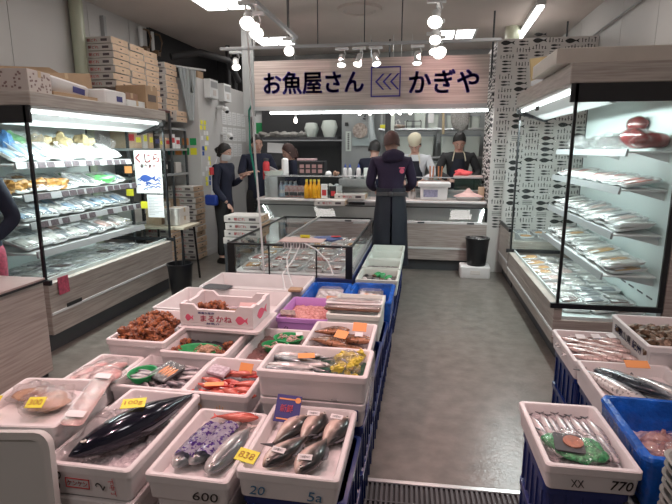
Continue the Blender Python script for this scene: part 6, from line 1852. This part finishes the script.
# Z: stack of grey trays
for k in range(10):
    t = thing('grey_tray', '%s grey shallow tray from the top of the stack in the near right corner' % names[k], 'tray', (1.00 + (k % 2) * .003, 1.395, .64 - k * .03), 0, 'stack of grey trays')
    mb = MB(); mb.rloft([(.42, .36, 0, .05), (.43, .37, .004, .05), (.46, .40, .026, .06), (.47, .41, .027, .06), (.47, .41, .030, .06), (.45, .39, .030, .055), (.42, .36, .008, .05)], n=5)
    mb.build('tray_shell', mat('traygrey', (.34, .36, .34), .35) if k == 0 else M['traygrey'], t, True)
t = foam_box('white foam box below the stack of grey trays', .80, 1.22, 1.2, 1.58, .365, .12)
# supports on the right
for i, (x0, x1, y0, y1, zt) in enumerate(((.45, .73, 1.65, 2.04, .453), (.82, 1.15, 2.63, 3.06, .418), (1.15, 1.60, 2.60, 3.06, .483), (.82, 1.21, 2.17, 2.56, .423), (1.25, 1.64, 2.18, 2.53, .458), (.77, 1.19, 1.69, 2.08, .261), (.82, 1.21, 1.22, 1.57, .243))):
    for q in range(2):
        crate('%s blue crate on the floor under the %s' % (['lower', 'upper'][q], ['box marked 770', 'pinkish brown fish box', 'oyster box', 'salmon box', 'rightmost foam box', 'large blue lined crate', 'grey tray stack'][i]), x0, x1, y0, y1, q * zt / 2, (q + 1) * zt / 2 - .002, m='blueplastic' if i else 'navyplastic')

# ---------------------------------------------------------------- people
def skin_mesh(name, chains, lvl=2):
    """chains: list of lists of (point, radius or (rx, ry)); the first point of a chain may reuse an earlier key via ('ref', idx)"""
    verts, edges, rad, roots = [], [], [], []
    for ch in chains:
        prev = None
        for it in ch:
            if it[0] == 'ref':
                prev = it[1]
                continue
            verts.append(it[0]); rad.append(it[1] if isinstance(it[1], tuple) else (it[1], it[1]))
            if prev is None: roots.append(len(verts) - 1)
            else: edges.append((prev, len(verts) - 1))
            prev = len(verts) - 1
    me = bpy.data.meshes.new(name)
    me.from_pydata([tuple(v) for v in verts], edges, [])
    o = bpy.data.objects.new(name, me)
    COL.objects.link(o)
    sk = o.modifiers.new('s', 'SKIN')
    sk.use_smooth_shade = True
    for i, sv in enumerate(me.skin_vertices[0].data):
        sv.radius = rad[i]
        sv.use_root = i in roots
    sb = o.modifiers.new('b', 'SUBSURF')
    sb.levels = sb.render_levels = lvl
    return o


def bake(o):
    dg = bpy.context.evaluated_depsgraph_get()
    me = bpy.data.meshes.new_from_object(o.evaluated_get(dg))
    o.modifiers.clear()
    o.data = me
    return o


def person(label, loc, facing, H=1.68, lean=0.0, head_turn=0.0, head_nod=0.0, hair='hairblack', hairstyle='short', top='navy', bottom='blackmatte',
           arms=None, legs=None, apron=None, cap=None, hood=False, sleeves=True, mask=False, female=False):
    """local: front = -y, height H. arms: dict L/R -> (elbow, wrist, hand dir) in metres for a 1.7 m figure"""
    t = thing('person', label, 'person', loc, facing)
    s = H / 1.7
    V = lambda x, y, z: Vector((x * s, y * s, z * s))
    sw = .165 if female else .183

    def ln(p):
        """lean the upper body forward about the hips"""
        q = Vector(p) - V(0, 0, .95)
        c, n = cos(lean), sin(lean)
        return Vector((q.x, q.y * c - q.z * n, q.z * c + q.y * n)) + V(0, 0, .95)
    arms = arms or {}
    L = {}
    for k, sx in (('L', 1), ('R', -1)):      # facing -y: the person's left is +x
        sh = ln(V(sx * sw, 0, 1.40))
        el, wr = arms.get(k, ((sx * .25, .03, 1.12), (sx * .24, -.08, .88)))
        L[k] = (sh, V(*el), V(*wr))
    legs = legs or {'L': ((.10, -.02, .50), (.10, .02, .08)), 'R': ((-.10, -.02, .50), (-.10, .02, .08))}
    hd = ln(V(0, -.015, 1.585))
    nk = ln(V(0, 0, 1.45))
    body = [[(V(0, 0, .95), .11 * s), (ln(V(0, .005, 1.08)), (.10 * s, .08 * s)), (ln(V(0, 0, 1.25)), (.12 * s, .085 * s)), (ln(V(0, .01, 1.37)), (.10 * s, .06 * s)), (nk, .055 * s), (hd, .06 * s)]]
    for k, sx in (('L', 1), ('R', -1)):
        sh, el, wr = L[k]
        body.append([('ref', 3), (sh - V(0, 0, .015), .040 * s), (el, .040 * s), (wr, .026 * s)])
    for k, sx in (('L', 1), ('R', -1)):
        kn, an = legs[k]
        body.append([('ref', 0), (V(sx * .09, 0, .88), .085 * s), (V(*kn), .058 * s), (V(*an), .038 * s), (V(an[0], an[1] - .10, .035), .035 * s)])
    bo = skin_mesh('body', body, 1)
    bake(bo)
    # head, ears, nose and hands joined and remeshed into one continuous surface
    HM = Matrix.Rotation(head_turn, 3, 'Z') @ Matrix.Rotation(-lean * .6 - head_nod, 3, 'X').inverted().inverted()
    HM = Matrix.Rotation(head_turn, 3, 'Z') @ Matrix.Rotation(lean * .6 + head_nod, 3, 'X')
    mb = MB()
    hp = lambda x, y, z: tuple(HM @ (Vector((x, y, z)) * s) + hd)
    loops = []
    for zz, rx, ry, oy in ((-.115, .022, .022, -.045), (-.105, .042, .042, -.035), (-.08, .058, .062, -.02), (-.045, .068, .080, -.008), (0, .076, .092, 0), (.045, .078, .096, .003), (.08, .070, .086, .006), (.105, .050, .062, .008), (.118, .02, .026, .008)):
        loops.append([hp(rx * cos(2 * pi * k / 20), oy + ry * sin(2 * pi * k / 20), zz + .02) for k in range(20)])
    mb.loft(loops)
    mb.tube([hp(0, -.085, .03), hp(0, -.100, .0), hp(0, -.108, -.018), hp(0, -.09, -.028)], .011 * s, 8)
    for sx in (1, -1): mb.blob(hp(sx * .078, .005, .005), (.014 * s, .02 * s, .03 * s), 8, 6)
    for k, sx in (('L', 1), ('R', -1)):
        sh, el, wr = L[k]
        f = (wr - el).normalized()
        side = f.cross(Vector((0, 0, 1)))
        if side.length < .3: side = Vector((1, 0, 0))
        side.normalize()
        up = side.cross(f).normalized()
        pc = wr + f * .055 * s
        # palm
        lp = []
        for q, (wd, thk) in enumerate(((.026, .018), (.036, .016), (.042, .014), (.038, .011))):
            c = wr + f * (.01 + q * .028) * s
            lp.append([tuple(c + side * wd * s * cos(2 * pi * a / 10) + up * thk * s * sin(2 * pi * a / 10)) for a in range(10)])
        mb.loft(lp)
        base = wr + f * .085 * s
        for q, ln_ in enumerate((.060, .072, .066, .050)):
            b0 = base + side * (.028 - .019 * q) * s
            mb.tube([tuple(b0 - f * .02 * s), tuple(b0 + f * ln_ * .4 * s - up * .004 * s), tuple(b0 + f * ln_ * .72 * s - up * .016 * s), tuple(b0 + f * ln_ * .9 * s - up * .032 * s)], .0095 * s, 7, r2=.0075 * s)
        mb.tube([tuple(wr + f * .02 * s + side * .02 * s), tuple(wr + f * .05 * s + side * .05 * s - up * .006 * s), tuple(wr + f * .085 * s + side * .052 * s - up * .014 * s)], .012 * s, 7, r2=.009 * s)
    bmesh.ops.recalc_face_normals(mb.bm, faces=mb.bm.faces[:])
    bm = mb.bm
    bm.from_mesh(bo.data)
    me = bpy.data.meshes.new('body')
    bm.to_mesh(me)
    bm.free()
    bo.data = me
    rm = bo.modifiers.new('r', 'REMESH')
    rm.mode = 'VOXEL'
    rm.voxel_size = .0085
    rm.use_smooth_shade = True
    sm = bo.modifiers.new('m', 'SMOOTH')
    sm.factor = .5
    sm.iterations = 2
    bake(bo)
    bo.data.materials.clear()
    bo.data.materials.append(M['skin'])
    bo.parent = t
    # eyes, brows, mouth
    for sx in (1, -1):
        mb = MB(); mb.blob(hp(sx * .031, -.083, .018), (.012 * s, .007 * s, .007 * s), 8, 6); e = mb.build('eye', M['eyewhite'], t, True)
        mb = MB(); mb.blob(hp(sx * .031, -.089, .018), (.005 * s, .004 * s, .005 * s), 8, 6); mb.build('iris', M['inkblack'], e, True)
        mb = MB(); mb.tube([hp(sx * .016, -.092, .036), hp(sx * .046, -.084, .038)], .003 * s, 5); mb.build('eyebrow', M[hair], t)
    if mask:
        mb = MB(); mb.loft([[hp(rx * cos(a) , -.0 + ry * sin(a), zz) for a in [pi + pi * k / 12 for k in range(13)]] + [hp((rx - .004) * cos(a), (ry - .004) * sin(a), zz) for a in [2 * pi - pi * k / 12 for k in range(13)]] for zz, rx, ry in ((-.09, .062, .082), (-.05, .076, .112), (.0, .082, .108))])
        mb.build('face_mask', M['whitecloth'], t, True)
    else:
        mb = MB(); mb.tube([hp(-.024, -.084, -.050), hp(0, -.092, -.052), hp(.024, -.084, -.050)], .0045 * s, 6); mb.build('mouth', mat('lips', (.42, .14, .13), .5) if 'lips' not in M else M['lips'], t, True)
    # hair
    if hairstyle != 'none':
        mb = MB()
        lp = []
        low = {'short': -.035, 'bun': -.05, 'long': -.10}[hairstyle]
        for j in range(9):
            ph = j / 8
            ring = []
            for k in range(24):
                a = 2 * pi * k / 24
                front = max(0, -sin(a))
                zl = low + (.085 - low) * front ** .6
                z = .150 - (0.150 - zl) * ph
                rr_ = min(1, (1 - ((z - .03) / .125) ** 2)) if z > .03 else 1
                rr_ = math.sqrt(max(0.02, rr_))
                ring.append(hp(.090 * rr_ * cos(a), .010 + .107 * rr_ * sin(a), z + .004))
            lp.append([tuple(Vector(q) + Vector((noise.noise(Vector(q) * 45), noise.noise(Vector(q) * 45 + Vector((7, 7, 7))), noise.noise(Vector(q) * 30 + Vector((3, 0, 3))) * 1.5)) * .005) for q in ring])
        mb.loft(lp)
        if hairstyle == 'bun': mb.blob(hp(0, .115, .03), (.045 * s, .045 * s, .05 * s), 12, 8, amp=.3, freq=30)
        if hairstyle == 'long': mb.blob(hp(0, .10, -.06), (.05 * s, .04 * s, .09 * s), 12, 8, amp=.3, freq=30)
        mb.build('hair', M[hair], t, True)
    if cap:
        mb = MB()
        mb.loft([[hp(.088 * q * cos(a), .01 + .108 * q * sin(a), z + (.03 if sin(a) < -.3 else 0)) for a in [2 * pi * k / 20 for k in range(20)]] for q, z in ((1.0, .02), (1.05, .05), (1.12, .10), (1.05, .14), (.8, .165), (.3, .175))])
        mb.build('cap', M[cap], t, True)
    # clothing
    g = 1.16
    ch = [[(V(0, .0, .76), (.17 * s, .135 * s)), (V(0, .0, .86), (.168 * s, .132 * s)), (V(0, 0, .98), (.155 * s, .12 * s)), (ln(V(0, .005, 1.12)), (.15 * s, .118 * s)), (ln(V(0, 0, 1.27)), (.175 * s, .125 * s)), (ln(V(0, .01, 1.385)), (.15 * s, .10 * s)), (ln(V(0, .005, 1.455)), (.075 * s, .07 * s))]]
    for k, sx in (('L', 1), ('R', -1)):
        sh, el, wr = L[k]
        c = [('ref', 5), (sh, .072 * s), (el, .058 * s)]
        if sleeves: c.append((el.lerp(wr, .9), .042 * s))
        ch.append(c)
    jk = bake(skin_mesh('jacket', ch, 2)); jk.data.materials.clear(); jk.data.materials.append(M[top]); jk.parent = t
    if hood:
        mb = MB(); mb.blob(tuple(ln(V(0, .085, 1.45))), (.13 * s, .07 * s, .075 * s), 16, 10, amp=.3, freq=12); mb.build('hood', M[top], t, True)
    ch = [[(V(0, 0, 1.02), (.135 * s, .11 * s)), (V(0, 0, .87), (.14 * s, .115 * s))]]
    for k, sx in (('L', 1), ('R', -1)):
        kn, an = legs[k]
        ch.append([('ref', 1), (V(sx * .095, 0, .80), .098 * s), (V(*kn), .075 * s), (V(an[0], an[1], .10), .062 * s)])
    tr = bake(skin_mesh('trousers', ch, 2)); tr.data.materials.clear(); tr.data.materials.append(M[bottom]); tr.parent = t
    for k, sx in (('L', 1), ('R', -1)):
        kn, an = legs[k]
        mb = MB(); cx, cy = an[0] * s, an[1] * s
        mb.loft([[(cx + wd * s * cos(a), cy + (-.05 + ld * sin(a)) * s, z) for a in [2 * pi * q / 16 for q in range(16)]] for z, wd, ld in ((0.001, .044, .125), (.02, .048, .13), (.05, .046, .12), (.085, .04, .075))])
        mb.build('shoe', M['black'], t, True)
    if apron == 'long':
        # worn at the front, wrapped round the hips and hanging to the shins
        mb = MB()
        lv = []
        for z, rx, ry in ((1.10, .165, .135), (.98, .17, .14), (.8, .19, .16), (.5, .205, .175), (.22, .22, .185)):
            pts = [(rx * s * cos(a), ry * s * sin(a), z * s) for a in [radians(93) + radians(354) * q / 22 for q in range(23)]]
            inn = [(.95 * p[0], .95 * p[1], p[2]) for p in pts[::-1]]
            lv.append(pts + inn)
        mb.loft(lv)
        mb.build('apron', M['apron'], t, True)
        mb = MB(); mb.box(-.17 * s, .17 * s, .135 * s, .15 * s, 1.02 * s, 1.06 * s, bev=.004); mb.blob((0.01, .155 * s, 1.04 * s), (.03, .02, .03), 10, 6); mb.build('apron_string', M['darkgrey'], t)
    if apron == 'bib':
        mb = MB()
        lv = []
        for z, wd in ((1.36, .10), (1.2, .14), (1.0, .17), (.8, .19), (.5, .2)):
            c = ln(V(0, 0, z)) if z > .95 else V(0, 0, z)
            fr = .135 * s
            lv.append([(c.x + wd * s * sin(a), c.y - fr * cos(a), c.z) for a in [-1 + 2 * q / 8 for q in range(9)]] + [(c.x + wd * s * sin(a), c.y - (fr - .012) * cos(a), c.z) for a in [1 - 2 * q / 8 for q in range(9)]])
        mb.loft(lv); mb.build('apron', M['apron'], t, True)
        for sx in (-1, 1):
            mb = MB(); mb.tube([tuple(ln(V(sx * .09, -.135, 1.35))), tuple(ln(V(sx * .07, -.10, 1.45))), tuple(ln(V(sx * .05, .04, 1.48)))], .008 * s, 6); mb.build('apron_strap', M['cream'], t, True)
    return t


p1 = person('person in a dark hooded top and long dark apron seen from behind at the counter', (-.385, 6.03, 0), pi + .12, 1.79, lean=.10, head_turn=.25, head_nod=.25, hair='hairbrown', hairstyle='short', top='navyhood', bottom='blackmatte',
            arms={'L': ((.24, -.04, 1.14), (.17, -.27, 1.06)), 'R': ((-.25, -.04, 1.14), (-.19, -.27, 1.06))}, apron='long', hood=True)
mb = MB(); mb.cyl(0, 0, 0, .004, .028, n=12); mb.box(-.03, .035, -.045, -.03, 0, .004); mb.build('back_logo', M['inkpink'], p1, rot=(-pi / 2 - .12, 0, 0), loc=(-.115, .128, 1.36))
p = person('person with a dark hair bun, face mask and blue shoulder bag', (-2.80, 6.75, 0), radians(80), 1.66, lean=.05, head_nod=.15, hairstyle='bun', hair='hairblack', mask=True, female=True,
           arms={'L': ((.24, .0, 1.12), (.16, -.24, 1.25)), 'R': ((-.24, -.02, 1.10), (-.22, -.20, .90))})
mb = MB(); mb.box(-.10, .10, -.035, .035, -.08, .07, bev=.03); mb.build('shoulder_bag', mat('bagnavy', (.01, .04, .28), .4), p, loc=(-.27, .02, .93), rot=(0, 0, HP))
mb = MB(); mb.tube([(-.29, .0, 1.0), (-.25, .02, 1.25), (-.08, .02, 1.50), (.05, -.03, 1.47)], .010, 6); mb.build('bag_strap', M['whitecloth'], p, True)
mb = MB(); mb.box(-.04, .04, -.01, .01, -.05, .05, bev=.004); mb.build('phone', M['inkred'], p, loc=(-.30, -.02, 1.32))
person('person in a navy top reaching forward beside the person with the bun', (-2.62, 7.70, 0), radians(35), 1.80, lean=.05, head_nod=.1, hair='hairblack', top='navy', sleeves=False,
       arms={'L': ((.27, -.10, 1.16), (.27, -.36, 1.22)), 'R': ((-.27, -.08, 1.14), (-.16, -.30, 1.20))})
person('person with brown tied hair in dark clothes bending over behind the counter register', (-1.98, 8.0, 0), radians(-62), 1.70, lean=.28, head_nod=.15, hair='hairbrown', hairstyle='long', female=True,
       arms={'L': ((.24, -.15, 1.14), (.14, -.38, 1.10)), 'R': ((-.22, -.15, 1.14), (-.12, -.38, 1.10))})
person('person mostly hidden behind the hooded staff member, dark hair and navy shoulder showing', (-.80, 7.85, 0), pi - .3, 1.72, lean=.12, head_nod=.2, hair='hairblack', top='navy')
person('chef with a cream cap looking down, pale sleeves and dark apron', (-.14, 8.05, 0), -.12, 1.80, lean=.16, head_nod=.55, hair='hairblack', top='whitecloth', bottom='blackmatte', apron='bib', cap='cream',
       arms={'L': ((.29, -.10, 1.16), (.14, -.36, 1.08)), 'R': ((-.29, -.10, 1.16), (-.12, -.36, 1.08))})
person('chef with short black hair in a black top looking down at the work bench', (.50, 8.05, 0), .05, 1.84, lean=.14, head_nod=.5, hair='hairblack', top='blackmatte', apron='bib',
       arms={'L': ((.29, -.10, 1.16), (.14, -.36, 1.08)), 'R': ((-.29, -.10, 1.16), (-.12, -.36, 1.08))})
person('person in a black jacket cut off by the left edge behind the near counter', (-3.20, 3.12, 0), 0, 1.66, lean=.0, hair='hairblack', top='navy', bottom='stickerpink',
       arms={'L': ((.30, .02, 1.14), (.26, -.16, 1.0)), 'R': ((-.26, .03, 1.12), (-.22, -.1, .9))})

for o in [o for o in COL.objects if o.parent is None and o.location.z < -4]:
    for c in list(o.children_recursive): bpy.data.objects.remove(c)
    bpy.data.objects.remove(o)
